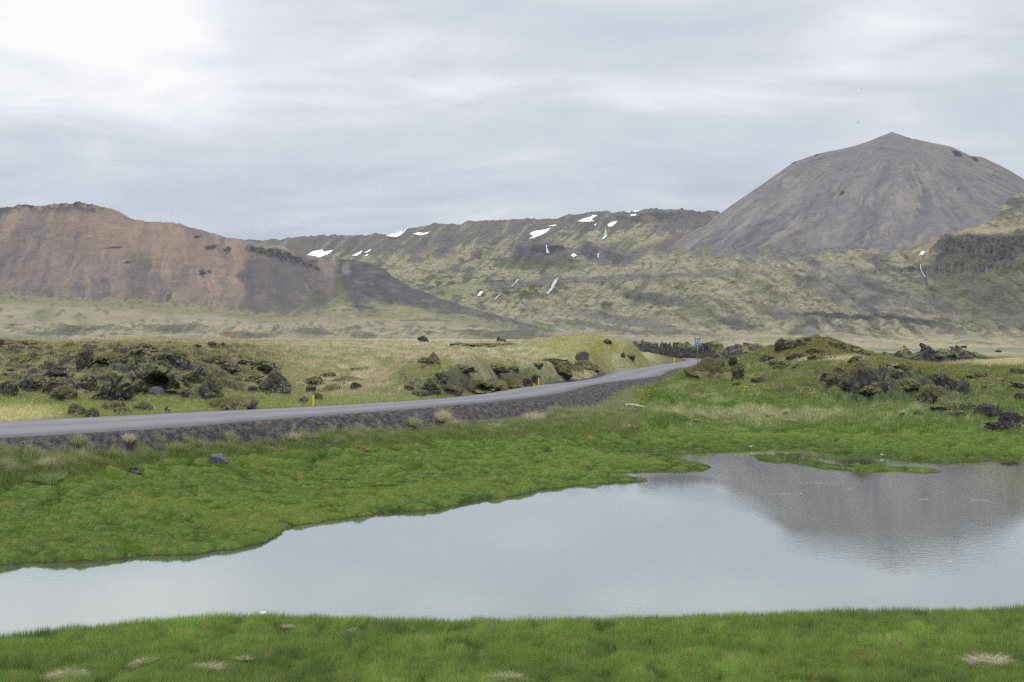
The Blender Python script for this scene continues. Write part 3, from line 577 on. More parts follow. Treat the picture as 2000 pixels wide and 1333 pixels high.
acr = PX * .66 + PY * .75; alo = -PX * .75 + PY * .66; dirL = fbm(alo / 60, acr / 9, 61, 4); acr2 = PX * .55 - PY * .83; alo2 = PX * .83 + PY * .55; dirR = fbm(alo2 / 70, acr2 / 11, 63, 4)
rightw = ss(1380, 1480, PX) * ss(675, 650, PY) * ss(480, 530, PY)
slope = ss(672, 640, PY)
wr_ = ss(1250, 1420, PX); sdir_ = dirL * (1 - wr_) + dirR * wr_
rel = D * slope * (g1 * 0.0030 + g2 * 0.0014 + g3 * 0.0008 - sdir_ * .0012 * ss(6, 40, PY - np.interp(PX, [500, 560, 690, 790, 802, 900, 1000, 1130, 1265, 1345, 1400], [470, 465, 458, 449, 441, 435, 429, 420, 406, 411, 417])) * ss(668, 630, PY)) + D * 0.0022 * slope * (gul - 0.5) * (1 - rightw) * ss(640, 590, PY) + D * 0.004 * rightw * (gul2 - 0.5) * ss(668, 640, PY)
cliffR = ss(1800, 1850, PX) * ss(452, 466, PY) * ss(536, 520, PY - (PX - 1900) * 0.02)
rel = rel + cliffR * (rid(PX / 17, PY / 40, 5, 4) * 7.0 + g3 * 3)
SB['Z'] = SB['Z'] + rel
tan, tan2, oli, grn, dgr = hp(166, 160, 128), hp(150, 142, 112), hp(134, 134, 102), hp(122, 134, 92), hp(94, 102, 78)
rok, rok2, drk, pur, brn = hp(116, 112, 114), hp(132, 128, 128), hp(80, 80, 86), hp(112, 104, 112), hp(136, 114, 98)
C = np.broadcast_to(tan, PX.shape + (3,)).astype(np.float32).copy()
C = blend(C, oli, ss(-0.1, 0.5, g1 + 0.5 * g2)); C = blend(C, tan2, ss(0.1, 0.5, -g2 + 0.3 * g3) * 0.6)
# plain: tan heath with grey-green flats
pl = ss(596, 612, PY) * np.where((PX < 1010) | (PY > 655), 1, 0); n3 = fbm(PX / 60, PY / 9, 6, 4)
C = blend(C, hp(172, 164, 130), pl); C = blend(C, hp(142, 144, 102), pl * ss(0.0, 0.5, n3)); C = blend(C, hp(126, 138, 88), pl * ss(618, 600, PY) * (PX < 1000) * 0.35)
for cx, cy, rx, ry, an in ((330, 634, 62, 16, 4), (170, 636, 55, 12, -8), (110, 652, 60, 6, -4), (60, 612, 60, 5, 2), (480, 655, 50, 7, 2), (610, 648, 38, 7, 3), (710, 655, 28, 7, 2), (840, 650, 14, 3, 0), (30, 632, 16, 3, 0), (560, 622, 60, 4, 0), (700, 616, 70, 5, 2)):
    C = blend(C, hp(100, 102, 86), pl * ell(PX, PY, cx, cy, rx, ry, an, n3 * 0.35 + g3 * 0.25, 0.3) * 0.85)
C = blend(C, hp(104, 104, 88), ell(PX, PY, 985, 650, 105, 20, 8, g2 * 0.25 + g3 * 0.2) * (PY > 622) * 0.9); C = blend(C, hp(134, 128, 124), ell(PX, PY, 965, 634, 38, 9, 10, g2 * 0.3))
C = blend(C, hp(172, 150, 118), ss(690, 694, PY) * ss(1830, 1900, PX) * ss(706, 701, PY)); C = blend(C, hp(126, 142, 92), ss(679, 682, PY) * ss(692, 687, PY) * ss(1690, 1720, PX) * ss(-0.3, 0.3, fbm(PX / 90, PY / 2.5, 2, 3)) * 0.9)
C = blend(C, hp(176, 162, 128), ss(670, 676, PY) * ss(681, 679, PY) * ss(1690, 1720, PX) * 0.6)
# rock showing through the grass
rk = np.full(PX.shape, -0.14, np.float32)
skyl = np.interp(PX, [500, 560, 690, 790, 802, 900, 1000, 1130, 1265, 1345, 1400], [470, 465, 458, 449, 441, 435, 429, 420, 406, 411, 417]); top = ss(62, 14, PY - skyl + g1 * 22) * ss(1420, 1380, PX) * ss(470, 500, PX); rk = rk + top * (0.62 + .3 * ss(1100, 850, PX) + 0.5 * fbm(PX / 110, PY / 7, 15, 3))
rk = rk + 0.22 * rightw * ss(1500, 1600, PX) + 0.12 * ell(PX, PY, 960, 575, 170, 34, 0) + 0.1 * ell(PX, PY, 1320, 600, 130, 22, 8)
strata = pn(PX / 160, PY / 5.0, 3) * 0.5 + g3 * 0.25
wr_ = ss(1250, 1420, PX); sdir = dirL * (1 - wr_) + dirR * wr_
rmask = ss(0.0, 0.22, rk + g1 * 0.45 + g2 * 0.30 + strata * 0.3 + sdir * .42)
C = blend(C, mixn(np.broadcast_to(rok, C.shape), pur, np.clip(top + ss(0, .4, g1) * 0.4, 0, 1)), rmask * slope * 0.85); C = blend(C, drk, rmask * slope * ss(0.2, 0.6, g3 + 0.4 * g2) * 0.5)
C = blend(C, dgr, ss(0.05, 0.45, g2 + 0.5 * g1 - 0.15) * slope * ss(530, 545, PY) * (0.5 + 0.3 * rightw)); C = blend(C, hp(172, 164, 134), ss(0.1, 0.5, -sdir + .3 * g3) * slope * .5); C = blend(C, dgr, ss(0.15, 0.5, sdir - .3 * g1) * slope * .55); C = blend(C, grn, ss(0.1, 0.45, fbm(PX / 40, PY / 16, 12, 3)) * slope * 0.35)
C = blend(C, hp(104, 104, 92), ss(0.10, 0.45, g3 + 0.5 * g2 + strata * 0.3) * slope * 0.8)
# the scarp with the falls, the screes and cliffs one can pick out
sc = ell(PX, PY, 940, 562, 175, 22, 2, g2 * 0.4)
C = blend(C, hp(88, 96, 70), sc * 0.95 * ss(-0.2, 0.3, g2 + g3 * 0.4)); C = blend(C, hp(124, 122, 122), ell(PX, PY, 1130, 548, 340, 6, -3, g3 * 0.5 + g2 * 0.4) * 0.9)
C = blend(C, hp(156, 156, 112), ell(PX, PY, 905, 565, 40, 12, -6, g2 * 0.4) * 0.8)
for cx, cy, rx, ry, an, col, w in ((1055, 492, 62, 26, 8, pur, .9), (1068, 487, 30, 9, 4, drk, .95), (1085, 484, 20, 7, 0, hp(66, 68, 74), .9), (1030, 500, 30, 16, 20, drk, .6), (1180, 498, 60, 18, 8, pur, .85), (1150, 490, 22, 14, 30, drk, .6), (1205, 505, 28, 9, 20, drk, .6), (1020, 516, 60, 12, 4, dgr, .8), (1095, 515, 52, 13, 8, dgr, .65),
        (930, 495, 12, 10, -40, drk, .6), (920, 507, 18, 4, -20, drk, .6), (870, 490, 26, 9, -30, pur, .7), (830, 482, 50, 12, -14, pur, .6), (1285, 425, 75, 9, -2, drk, .8), (1330, 432, 60, 14, -20, pur, .6), (1265, 427, 14, 7, 0, brn, .8), (1340, 462, 55, 16, -32, pur, .7), (1290, 478, 50, 7, -28, brn, .55), (1240, 500, 40, 8, -30, pur, .6), (1300, 482, 24, 9, -25, pur, .8),
        (1275, 582, 60, 13, 6, hp(104, 104, 104), .9), (1250, 586, 24, 10, -10, dgr, .6), (1185, 597, 11, 9, 0, dgr, .9), (1195, 620, 90, 9, 8, rok, .6), (1290, 640, 120, 6, 10, rok, .6), (1190, 640, 110, 5, 9, hp(108, 104, 104), .7),
        (1670, 540, 75, 22, 12, rok2, .6), (1680, 580, 110, 30, 12, rok, .55), (1640, 618, 95, 5, 2, drk, .9), (1760, 626, 80, 5, 5, drk, .85), (1530, 612, 40, 12, 6, rok, .65), (1440, 634, 40, 8, 8, drk, .7), (1360, 608, 40, 14, 4, dgr, .6), (1720, 560, 60, 12, 20, drk, .45), (1950, 596, 60, 24, 30, rok2, .7), (1900, 560, 80, 26, 35, rok, .55), (1800, 590, 70, 20, 25, rok, .45), (1575, 648, 7, 10, 18, rok2, .95), (1587, 648, 7, 10, -14, rok2, .95)):
    C = blend(C, col, ell(PX, PY, cx, cy, rx, ry, an, g2 * 0.45 + g3 * 0.3, 0.3) * w)
C = blend(C, hp(96, 100, 84), ell(PX, PY, 1935, 565, 125, 62, 12, g1 * .4 + sdir * .5, .4) * .65); cl2 = ell(PX, PY, 1860, 527, 150, 7, 0, g3 * 0.5 + g2 * 0.3); C = blend(C, mixn(np.broadcast_to(hp(76, 74, 72), C.shape), hp(112, 110, 110), ss(-0.2, 0.4, pn(PX / 3, PY / 30, 3))), cl2 * 0.9)
cols = ss(-0.5, 0.5, .45 * pn(PX / 4.2 + g2, PY / 22, 1) + 0.8 * g3 + .4 * g2)
C = blend(C, mixn(np.broadcast_to(hp(66, 66, 71), C.shape), hp(98, 97, 102), cols), cliffR * ss(540, 492, PY + g2 * 26 + g1 * 22) * 0.9)
C = blend(C, hp(104, 112, 74), ss(1800, 1840, PX) * ss(505, 520, PY) * ss(560, 535, PY) * ss(-0.2, 0.3, g2) * 0.5)
C = blend(C, hp(176, 160, 122), ell(PX, PY, 1900, 452, 110, 6, -4, g3 * 0.4) * 0.7); C = blend(C, hp(172, 152, 126), ell(PX, PY, 1812, 486, 30, 4, -42, g3 * 0.3) * 0.9); C = blend(C, drk, ell(PX, PY, 1985, 395, 26, 9, 6, g2 * 0.6) * 0.7)
C = blend(C, hp(82, 90, 74), np.exp(-((PX - (1795 + np.maximum(PY - 515, 0) * 0.42 + g2 * 3)) / 2.2) ** 2) * ss(505, 515, PY) * ss(600, 560, PY))
C = blend(C, hp(108, 138, 66), ell(PX, PY, 1063, 634, 26, 5, 14, g3 * 0.2) * 0.9); C = blend(C, hp(112, 138, 84), ell(PX, PY, 1240, 667, 60, 3, 5, 0.1) * 0.8); C = blend(C, hp(112, 136, 90), ell(PX, PY, 55, 662, 70, 4, 3, 0.1) * 0.8)
fing = fbm(PX / 9 + (PY - 500) * .02 * np.sign(PX - 1560), PY / 34, 71, 4)
scr = ss(0, 10, np.interp(PX, [1300, 1340, 1420, 1560, 1640, 1690, 1740, 1800], [490, 502, 508, 512, 500, 492, 498, 480]) - PY + fing * 17) * ss(1310, 1340, PX) * ss(1800, 1770, PX) * ss(440, 460, PY)
C = blend(C, hp(128, 124, 126), scr * .92); C = blend(C, hp(104, 106, 82), scr * ss(.1, .3, -fing) * .5)
C = C * (1 + .22 * g3 + .12 * g2).clip(.5, 1.5)[..., None]
def track(pts, w):
    # asphalt laid along the valley
    d_ = np.full(PX.shape, 99.0, np.float32)
    for (x0, y0), (x1, y1) in zip(pts[:-1], pts[1:]):
        t_ = np.clip(((PX - x0) * (x1 - x0) + (PY - y0) * (y1 - y0)) / ((x1 - x0) ** 2 + (y1 - y0) ** 2), 0, 1); d_ = np.minimum(d_, np.hypot(PX - x0 - t_ * (x1 - x0), (PY - y0 - t_ * (y1 - y0)) * 1.3))
    return ss(w + .9, w - .5, d_)
for pts_, w_, c_ in (([(1012, 624), (1040, 626), (1062, 629), (1078, 633), (1087, 639), (1097, 645), (1112, 649), (1150, 654.5), (1200, 660), (1290, 669)], 1.7, hp(150, 150, 158)), ([(-200, 652), (0, 655), (60, 658), (130, 662)], 1.4, hp(132, 132, 138)), ([(1690, 685.5), (1760, 686), (1850, 685), (2200, 683)], 1.1, hp(136, 138, 144)), ([(1215, 640), (1250, 648), (1300, 664)], .5, hp(158, 152, 134))): C = blend(C, c_, track(pts_, w_) * .9)
V = np.stack([X, Y, SB['Z']], -1).reshape(-1, 3)
ob = mesh_np('hills', V, grid_faces(*PX.shape), M['hills'], {'albedo': C.reshape(-1, 3)}); tag(ob, kind='structure')

# --- sheet A: the red scree mountain on the left and its dark shoulder
A = [
 [(-700, 650, 800), (0, 634, 800), (300, 640, 800), (600, 646, 800), (800, 652, 800), (1000, 660, 800), (1140, 672, 800)],
 [(-700, 578, 940), (0, 577, 940), (130, 582, 940), (260, 588, 940), (400, 598, 930), (470, 608, 920), (560, 615, 910), (620, 606, 910), (650, 600, 910), (700, 612, 900), (800, 618, 900), (900, 626, 900), (1000, 638, 900), (1110, 660, 900)],
 [(-700, 500, 1030), (0, 500, 1030), (300, 525, 1030), (470, 545, 1030), (560, 552, 1020), (620, 552, 1010), (655, 556, 1010), (700, 555, 1000), (800, 588, 980), (900, 609, 970), (1000, 628, 960), (1112, 657, 950)],
 [(-700, 430, 1110), (0, 438, 1110), (150, 432, 1110), (260, 458, 1110), (400, 480, 1110), (500, 498, 1100), (600, 520, 1090), (640, 530, 1080), (690, 520, 1070), (740, 535, 1060), (800, 566, 1050), (900, 603, 1040), (1000, 624, 1030), (1114, 655, 1000)],
 [(-700, 412, 1180), (0, 405, 1180), (60, 402, 1180), (150, 398, 1180), (190, 402, 1180), (205, 405, 1180), (216, 406, 1180), (228, 411, 1180), (250, 422, 1180), (268, 429, 1180), (290, 432, 1180), (335, 435, 1180), (372, 443, 1180), (440, 462, 1180), (510, 474, 1180), (560, 483, 1170), (600, 496, 1160), (640, 508, 1150), (655, 507, 1140), (690, 506, 1140), (720, 514, 1140), (745, 524, 1130), (770, 542, 1120), (810, 562, 1110), (860, 585, 1100), (930, 604, 1080), (1000, 622, 1070), (1060, 640, 1050), (1116, 656, 1020)],
 [(-700, 470, 1400), (0, 470, 1400), (300, 490, 1400), (650, 560, 1350), (900, 640, 1250), (1120, 676, 1100)]]
SA = sheet(A, -700, 1120, 1050, [40, 90, 80, 60, 10], smu=1, smv=0.18)
PX, PY, D = SA['PX'], SA['PY'], SA['D']
BASE = np.interp(PX, [-700, 0, 130, 260, 330, 400, 470, 560, 620, 650, 672, 700, 800, 900, 1000, 1100], [576, 577, 583, 588, 597, 598, 608, 615, 606, 588, 575, 608, 606, 614, 634, 656])
g1 = fbm(PX / 60, PY / 40, 21, 4); g2 = fbm(PX / 18, PY / 12, 24, 4); g3 = fbm(PX / 5, PY / 4, 28, 3)
fx = PX + g1 * 16 + g2 * 3 + (PY - 500) * np.interp(PX, [0, 300, 480, 640], [0.55, 0.15, 0.0, -0.35])
st1 = fbm(fx / 30, PY / 130, 31, 5, 0.6); st2 = fbm(fx / 7, PY / 70, 33, 4, 0.6)
scree = ss(8, -8, PY - BASE + g2 * 12 + g3 * 4)
rel = D * (g1 * 0.0015 + g2 * 0.0006) + D * scree * (st1 * 0.0017 + st2 * 0.0007)
crest = ss(425, 402, PY) * ss(280, 200, PX)
cliff = np.maximum(ell(PX, PY, 545, 500, 66, 9, 14, g2 * 0.5), ell(PX, PY, 600, 519, 24, 6, 24, g2 * 0.4))
rel = rel + crest * rid(PX / 26, PY / 10, 2, 4) * 2.2 + cliff * (rid(PX / 14, PY / 9, 3, 3) * 2.5)
SA['Z'] = SA['Z'] + rel * ss(0, 14, np.arange(len(D))[:, None])
red, ora, gry, gry2, pkb = hp(147, 130, 123), hp(165, 142, 126), hp(118, 112, 118), hp(104, 101, 107), hp(152, 139, 130)
C = np.broadcast_to(hp(164, 156, 126), PX.shape + (3,)).astype(np.float32).copy(); C = blend(C, hp(140, 140, 106), ss(0.0, 0.6, g1)); C = blend(C, hp(122, 130, 88), ss(16, 2, np.abs(PY - BASE - 8)) * .5); C = blend(C, hp(112, 112, 92), ss(0.2, 0.5, g2) * 0.7); C = blend(C, hp(110, 106, 108), ss(0.1, 0.4, fbm(PX / 50, PY / 7, 3, 4)) * ss(600, 800, PX) * 0.8)
S = np.broadcast_to(red, C.shape).copy(); S = blend(S, ora, ss(0.0, 0.5, st1 + g1 * 0.35)); S = blend(S, gry, ss(0.0, 0.45, -st1 + 0.4 * st2)); S = blend(S, pkb, ss(0.15, 0.5, st2) * 0.6); S = blend(S, hp(176, 142, 116), ss(0.2, 0.5, st2 + .3 * st1) * ell(PX, PY, 350, 510, 170, 100, 8, g1 * .4, .5) * .6); S = blend(S, gry2, ss(0.2, 0.6, -st2 + g1 * 0.3) * 0.5)
S = blend(S, hp(166, 138, 116), ell(PX, PY, 300, 470, 190, 32, 12, g1 * 0.4 + st2 * 0.3, 0.6) * 0.45); S = blend(S, gry, ss(160, -60, PX) * ss(440, 520, PY) * 0.6)
S = blend(S, hp(112, 110, 108), ell(PX, PY, 268, 545, 26, 46, 0, g1 * 0.4 + st2 * 0.3, 0.5) * 0.7); S = blend(S, hp(112, 110, 108), ell(PX, PY, 350, 560, 16, 40, 0, g1 * 0.4 + st2 * 0.3, 0.5) * 0.5)
fan = ss(470, 478, fx + g3 * 5) * ss(640, 600, PX - (PY - 520) * 0.5 + g2 * 10) * ss(494, 512, PY); S = blend(S, hp(108, 104, 110), fan * 0.88); S = blend(S, hp(142, 134, 126), fan * ss(0.3, 0.6, fbm(fx / 14, PY / 40, 41, 3)) * 0.5)
S = blend(S, hp(140, 138, 128), ell(PX, PY, 530, 487, 38, 7, 18, g2 * 0.4) * 0.8)
shoulder = ss(650, 662, PX + g3 * 5 + (PY - 540) * 0.12); S = blend(S, hp(102, 99, 104), shoulder); S = blend(S, hp(122, 118, 116), shoulder * ss(0.0, 0.5, fbm((PX - PY * 1.3) / 30, PY / 12, 44, 4)) * 0.8); S = blend(S, hp(86, 84, 90), shoulder * ss(0.1, 0.5, g2) * 0.6); S = blend(S, hp(160, 156, 152), ell(PX, PY, 676, 527, 8, 12, 0, g3 * 0.6) * 0.5)
C = blend(C, S, scree)
C = blend(C, hp(86, 82, 84), crest * ss(-0.3, 0.2, g2 + g1 * 0.4)); C = blend(C, hp(132, 126, 112), crest * ss(0.2, 0.5, g1) * 0.5); C = blend(C, mixn(np.broadcast_to(hp(70, 69, 76), C.shape), hp(104, 100, 104), ss(-0.2, 0.4, g3)), cliff)
for cx, cy, rx, ry in ((412, 483, 12, 5), (444, 490, 8, 6), (395, 534, 6, 7), (408, 532, 4, 3), (384, 461, 6, 3), (248, 514, 8, 2), (225, 484, 16, 1.5)): C = blend(C, hp(84, 82, 86), ell(PX, PY, cx, cy, rx, ry, -8, g3 * 0.5))
C = blend(C, hp(112, 120, 72), ell(PX, PY, 667, 562, 10, 30, -14, g2 * 0.5 + g3 * .3) * 0.55); C = blend(C, hp(118, 124, 84), ss(34, 0, BASE - PY) * scree * ss(0.12, 0.35, fbm(fx / 10, PY / 16, 51, 4)) * 0.85); C = blend(C, hp(92, 98, 72), ss(22, -14, np.abs(BASE - PY)) * ss(0.25, 0.45, fbm(PX / 9, PY / 5, 53, 3)) * .8); C = blend(C, hp(88, 98, 66), ell(PX, PY, 330, 582, 5, 10, 30, g3 * 0.3) * 0.9)
C = blend(C, hp(158, 156, 112), ell(PX, PY, 785, 606, 70, 10, 10, g2 * 0.5) * 0.7 * (PX > 690)); C = blend(C, hp(100, 104, 84), ell(PX, PY, 625, 582, 16, 14, 30, g2 * 0.3) * 0.6)
C = C * (1 + .10 * g3).clip(.5, 1.5)[..., None]
V = np.stack([SA['X'], D, SA['Z']], -1).reshape(-1, 3)
oa = mesh_np('hills', V, grid_faces(*PX.shape), M['scree'], {'albedo': C.reshape(-1, 3)}); tag(oa, kind='structure')

# --- the grey scree cone, round its own summit
PKX, PKY, PKZ = (1742 - 1000) / F * 2700.0, 2700.0, CZ + (HOR - 258) / F * 2700.0
nr_, nt_ = 260, 900
r = np.linspace(0, 1, nr_) ** 1.15 * 1000; th = np.linspace(0, 2 * np.pi, nt_, endpoint=False)
R, T = np.meshgrid(r, th, indexing='ij'); cxx, cyy = np.cos(T), np.sin(T)
fl = np.interp(R, [0, 67, 105, 196, 256, 360, 455, 597, 800, 1000], [0, 27, 39, 59, 79, 152, 214, 317, 440, 520])
fr = np.interp(R, [0, 46, 150, 197, 230, 277, 348, 480, 700, 1000], [0, 17, 40, 64, 68, 94, 143, 230, 355, 500])
ff = np.interp(R, [0, 60, 300, 550, 1000], [0, 38, 196, 362, 620])
wl = np.clip(-cxx, 0, 1) ** 6; wr = np.clip(cxx, 0, 1) ** 7; wf = np.clip(1 - wl - wr, 0, 1)
drop = wl * fl + wr * fr + wf * ff
rk = np.log1p(R / 60)
q1 = fbm(cxx * R / 90, cyy * R / 90, 3, 4); q2 = fbm(cxx * R / 22, cyy * R / 22, 7, 3); rise = ss(20, 260, R)
Tw = T + q1 * .035 + fbm(cxx * R / 260, cyy * R / 260, 9, 2) * .09; ca, sa = np.cos(Tw), np.sin(Tw)
s1 = fbm(ca * 5.5, sa * 5.5, R / 260, 5, 0.6) * rise; s2 = fbm(ca * 17, sa * 17, R / 130, 4, 0.6) * rise
Zc = PKZ - drop + rise * (s1 * 4.5 + s2 * 1.6 + q1 * 1.6) + ss(380, 620, R) * (s1 * 22 + s2 * 10 + q1 * 8) + q2 * 0.7
XC, YC = PKX + R * cxx, PKY + R * cyy
PX = 1000 + F * XC / YC; PY = HOR - F * (Zc - CZ) / YC
C = np.broadcast_to(hp(139, 136, 139), PX.shape + (3,)).astype(np.float32).copy()
C = blend(C, hp(123, 122, 130), ss(0.0, 0.45, s1 + 0.4 * s2)); C = blend(C, hp(147, 144, 143), ss(0.0, 0.5, -s1 + 0.5 * q1)); C = blend(C, hp(162, 153, 145), ss(0.1, 0.45, s2 + 0.3 * q1) * 0.8); C = blend(C, hp(110, 108, 116), ss(0.25, 0.6, -s2) * 0.5)
C = blend(C, hp(92, 88, 92), ss(0.42, 0.6, q2 + 0.3 * q1) * 0.35); C = blend(C, hp(160, 152, 143), ss(1770, 1850, PX) * ss(350, 290, PY) * ss(-.4, .3, s1 + q1) * .7); C = C * (1 + .10 * q2)[..., None]
for cx, cy, rx, ry, an in ((1870, 301, 10, 5, 25), (1872, 369, 4, 3, 10), (1775, 270, 3, 2, 0), (1905, 312, 8, 4, 30), (1690, 277, 4, 2, 0), (1595, 303, 5, 2, -20), (1550, 318, 5, 2, -20), (1645, 377, 4, 6, 40)): C = blend(C, hp(84, 82, 88), ell(PX, PY, cx, cy, rx, ry, an, q2 * 0.4) * (YC < PKY + 60) * 0.9)
C = blend(C, hp(136, 136, 92), ss(0.25, 0.45, q1 + 0.6 * s2 + ss(460, 500, PY) * 0.5 - 0.35) * ss(465, 485, PY) * 0.85)
V = np.stack([XC, YC, Zc], -1).reshape(-1, 3)
oc = mesh_np('hills', V, grid_faces(nr_, nt_, True)[:, ::-1], M['scree'], {'albedo': C.reshape(-1, 3)}); tag(oc, kind='structure')

# ------------------------------------------------------------------ air
bm = bmesh.new(); box(bm, (0, 3260, 364), (11600, 6920, 738))
m, out = new_mat('haze_air'); M['haze'] = m
pv = nd('ShaderNodeVolumePrincipled'); pv.inputs['Color'].default_value = (0.80, 0.88, 1.0, 1); pv.inputs['Density'].default_value = 1.1e-5; pv.inputs['Anisotropy'].default_value = 0.1
L.new(pv.outputs[0], out.inputs['Volume'])
oh = bm_obj('haze', bm, M['haze']); tag(oh, kind='stuff')

# ------------------------------------------------------------------ grass
def blades(name, P, h, w, col, lean=0.35, parent=None, wind=(0.10, 0.03), bend=0.0):
    """one tapering blade per point, each its own triangle"""
    n = len(P); az = rng.uniform(0, 2 * np.pi, n); ln_ = rng.uniform(0.0, 1.0, n) ** 1.3 * lean * h; la = rng.uniform(0, 2 * np.pi, n)
    sx_, sy_ = np.cos(az) * w / 2, np.sin(az) * w / 2
    V = np.empty((n, 3, 3), np.float32)
    V[:, 0] = P - np.stack([sx_, sy_, 0.02 + 0 * w], -1); V[:, 1] = P + np.stack([sx_, sy_, -0.02 + 0 * w], -1)
    V[:, 2] = P + np.stack([np.cos(la) * ln_ + wind[0] * h, np.sin(la) * ln_ + wind[1] * h, h], -1)
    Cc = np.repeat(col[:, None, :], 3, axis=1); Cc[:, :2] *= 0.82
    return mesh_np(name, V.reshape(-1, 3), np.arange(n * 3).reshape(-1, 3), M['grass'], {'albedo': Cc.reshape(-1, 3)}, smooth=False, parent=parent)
def sow(name, mask, n, wk, hk=1.0, lean=0.4, umax=0.655, tint=0.22, straw=0.05, gain=1.0, hv=.07):
    """n blades sown over the masked part of the ground"""
    cols_ok = np.abs(gu) < umax
    w_ = (mask * cols_ok[None, :] * (HH > 0.01)).astype(np.float64); p = w_.ravel(); tot = p.sum()
    if tot <= 0: return
    cum = np.cumsum(p); idx = np.searchsorted(cum, rng.uniform(0, tot, n)); idx = np.minimum(idx, p.size - 1)
    r = np.clip(idx // NC + rng.uniform(-.5, .5, n), 0, NR - 1.01); c = np.clip(idx % NC + rng.uniform(-.5, .5, n), 0, NC - 1.01)
    Dv = np.exp(np.interp(r, np.arange(NR), lgD)); Uv = -UL + c / (NC - 1) * 2 * UL
    P = np.stack([Uv * Dv, Dv, bil(Z, r, c)], -1).astype(np.float32)
    i = idx
    h = HH.ravel()[i] * hk * rng.uniform(0.55, 1.25, n) * (1 + 0.45 * nz2.ravel()[i] + 0.25 * nz4.ravel()[i]); h = np.maximum(h, 0.02)
    col = C0.reshape(-1, 3)[i] * (1 + tint * rng.normal(0, 1, (n, 1))).clip(0.5, 1.6)
    hue = rng.normal(0, hv, (n, 1)); col = col * np.concatenate([1 + hue, 1 + 0 * hue, 1 - 0.8 * hue], 1)
    col = col * GAIN * gain; col = (col + (col.mean(1, keepdims=True) - col) * 0.14) * np.array([1.13, .96, .96])
    st = rng.uniform(0, 1, n) < straw; col[st] = pal(178, 164, 122) * rng.uniform(0.7, 1.15, (st.sum(), 1))
    w = (wk[0] + wk[1] * Dv) * rng.uniform(0.6, 1.3, n)
    o = blades(name, P, h.astype(np.float32), w.astype(np.float32), col.astype(np.float32), lean); tag(o, kind='stuff'); return o
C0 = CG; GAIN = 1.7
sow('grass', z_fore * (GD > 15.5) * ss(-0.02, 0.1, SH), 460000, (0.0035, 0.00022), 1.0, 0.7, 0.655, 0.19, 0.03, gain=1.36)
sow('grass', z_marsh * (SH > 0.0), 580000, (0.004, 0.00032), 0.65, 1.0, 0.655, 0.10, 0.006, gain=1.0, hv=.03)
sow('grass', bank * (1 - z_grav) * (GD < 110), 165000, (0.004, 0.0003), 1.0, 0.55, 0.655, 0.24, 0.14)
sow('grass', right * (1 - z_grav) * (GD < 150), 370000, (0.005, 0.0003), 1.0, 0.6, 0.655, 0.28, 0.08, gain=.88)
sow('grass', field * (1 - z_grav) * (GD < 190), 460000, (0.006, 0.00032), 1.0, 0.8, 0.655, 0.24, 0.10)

for sd_ in (0, -1):
    n = 60000; k = rng.integers(int(np.searchsorted(gD, 14.0)), int(np.searchsorted(gD, 26.0)), n); of_ = rng.uniform(0, 9, n); X_ = GX[k, sd_] + of_ * (1 if sd_ else -1); Y_ = gD[k] + rng.uniform(-.05, .05, n)
    ok = SH[k, sd_] > .05; P = np.stack([X_, Y_, Z[k, sd_] + np.minimum(of_ / 3, 1) * fbm(X_ * .3, Y_ * .3, 1, 4) * .12], -1)[ok].astype(np.float32)
    if len(P): tag(blades('grass', P, rng.uniform(.08, .19, len(P)).astype(np.float32), np.full(len(P), .008, np.float32), (pal(94, 118, 56) * 1.9 * rng.uniform(.7, 1.25, (len(P), 1))).astype(np.float32), .7), kind='stuff')

# ------------------------------------------------------------------ rocks
_ico = {}
def ico(k):
    if k not in _ico:
        bm = bmesh.new(); bmesh.ops.create_icosphere(bm, subdivisions=k, radius=1.0)
        _ico[k] = (np.array([v.co[:] for v in bm.verts], np.float32), np.array([[v.index for v in f.verts] for f in bm.faces], np.int32)); bm.free()
    return _ico[k]
def vnorm(V, Fc):
    n = np.cross(V[Fc[:, 1]] - V[Fc[:, 0]], V[Fc[:, 2]] - V[Fc[:, 0]]); out = np.zeros_like(V)
    for k in range(3): np.add.at(out, Fc[:, k], n)
    return out / (np.linalg.norm(out, axis=1)[:, None] + 1e-9)
STY = {  # planes cut, fbm amount, ridge amount, moss bias, depth ratio, material
 'crag': (16, .13, .20, .10, .8, 'rock'), 'lichen': (16, .12, .16, -.02, .8, 'rock_lichen'), 'boulder': (18, .04, .03, -1.2, .8, 'boulder'), 'slab': (14, .06, .08, -.25, .9, 'rock_lichen'),
 'moss': (14, .2, .22, .22, .9, 'rock'), 'turf': (7, .28, .22, .55, 1.0, 'rock'), 'stone': (14, .07, .06, -1.2, .8, 'slab'), 'bare': (16, .12, .2, -.5, .8, 'rock')}
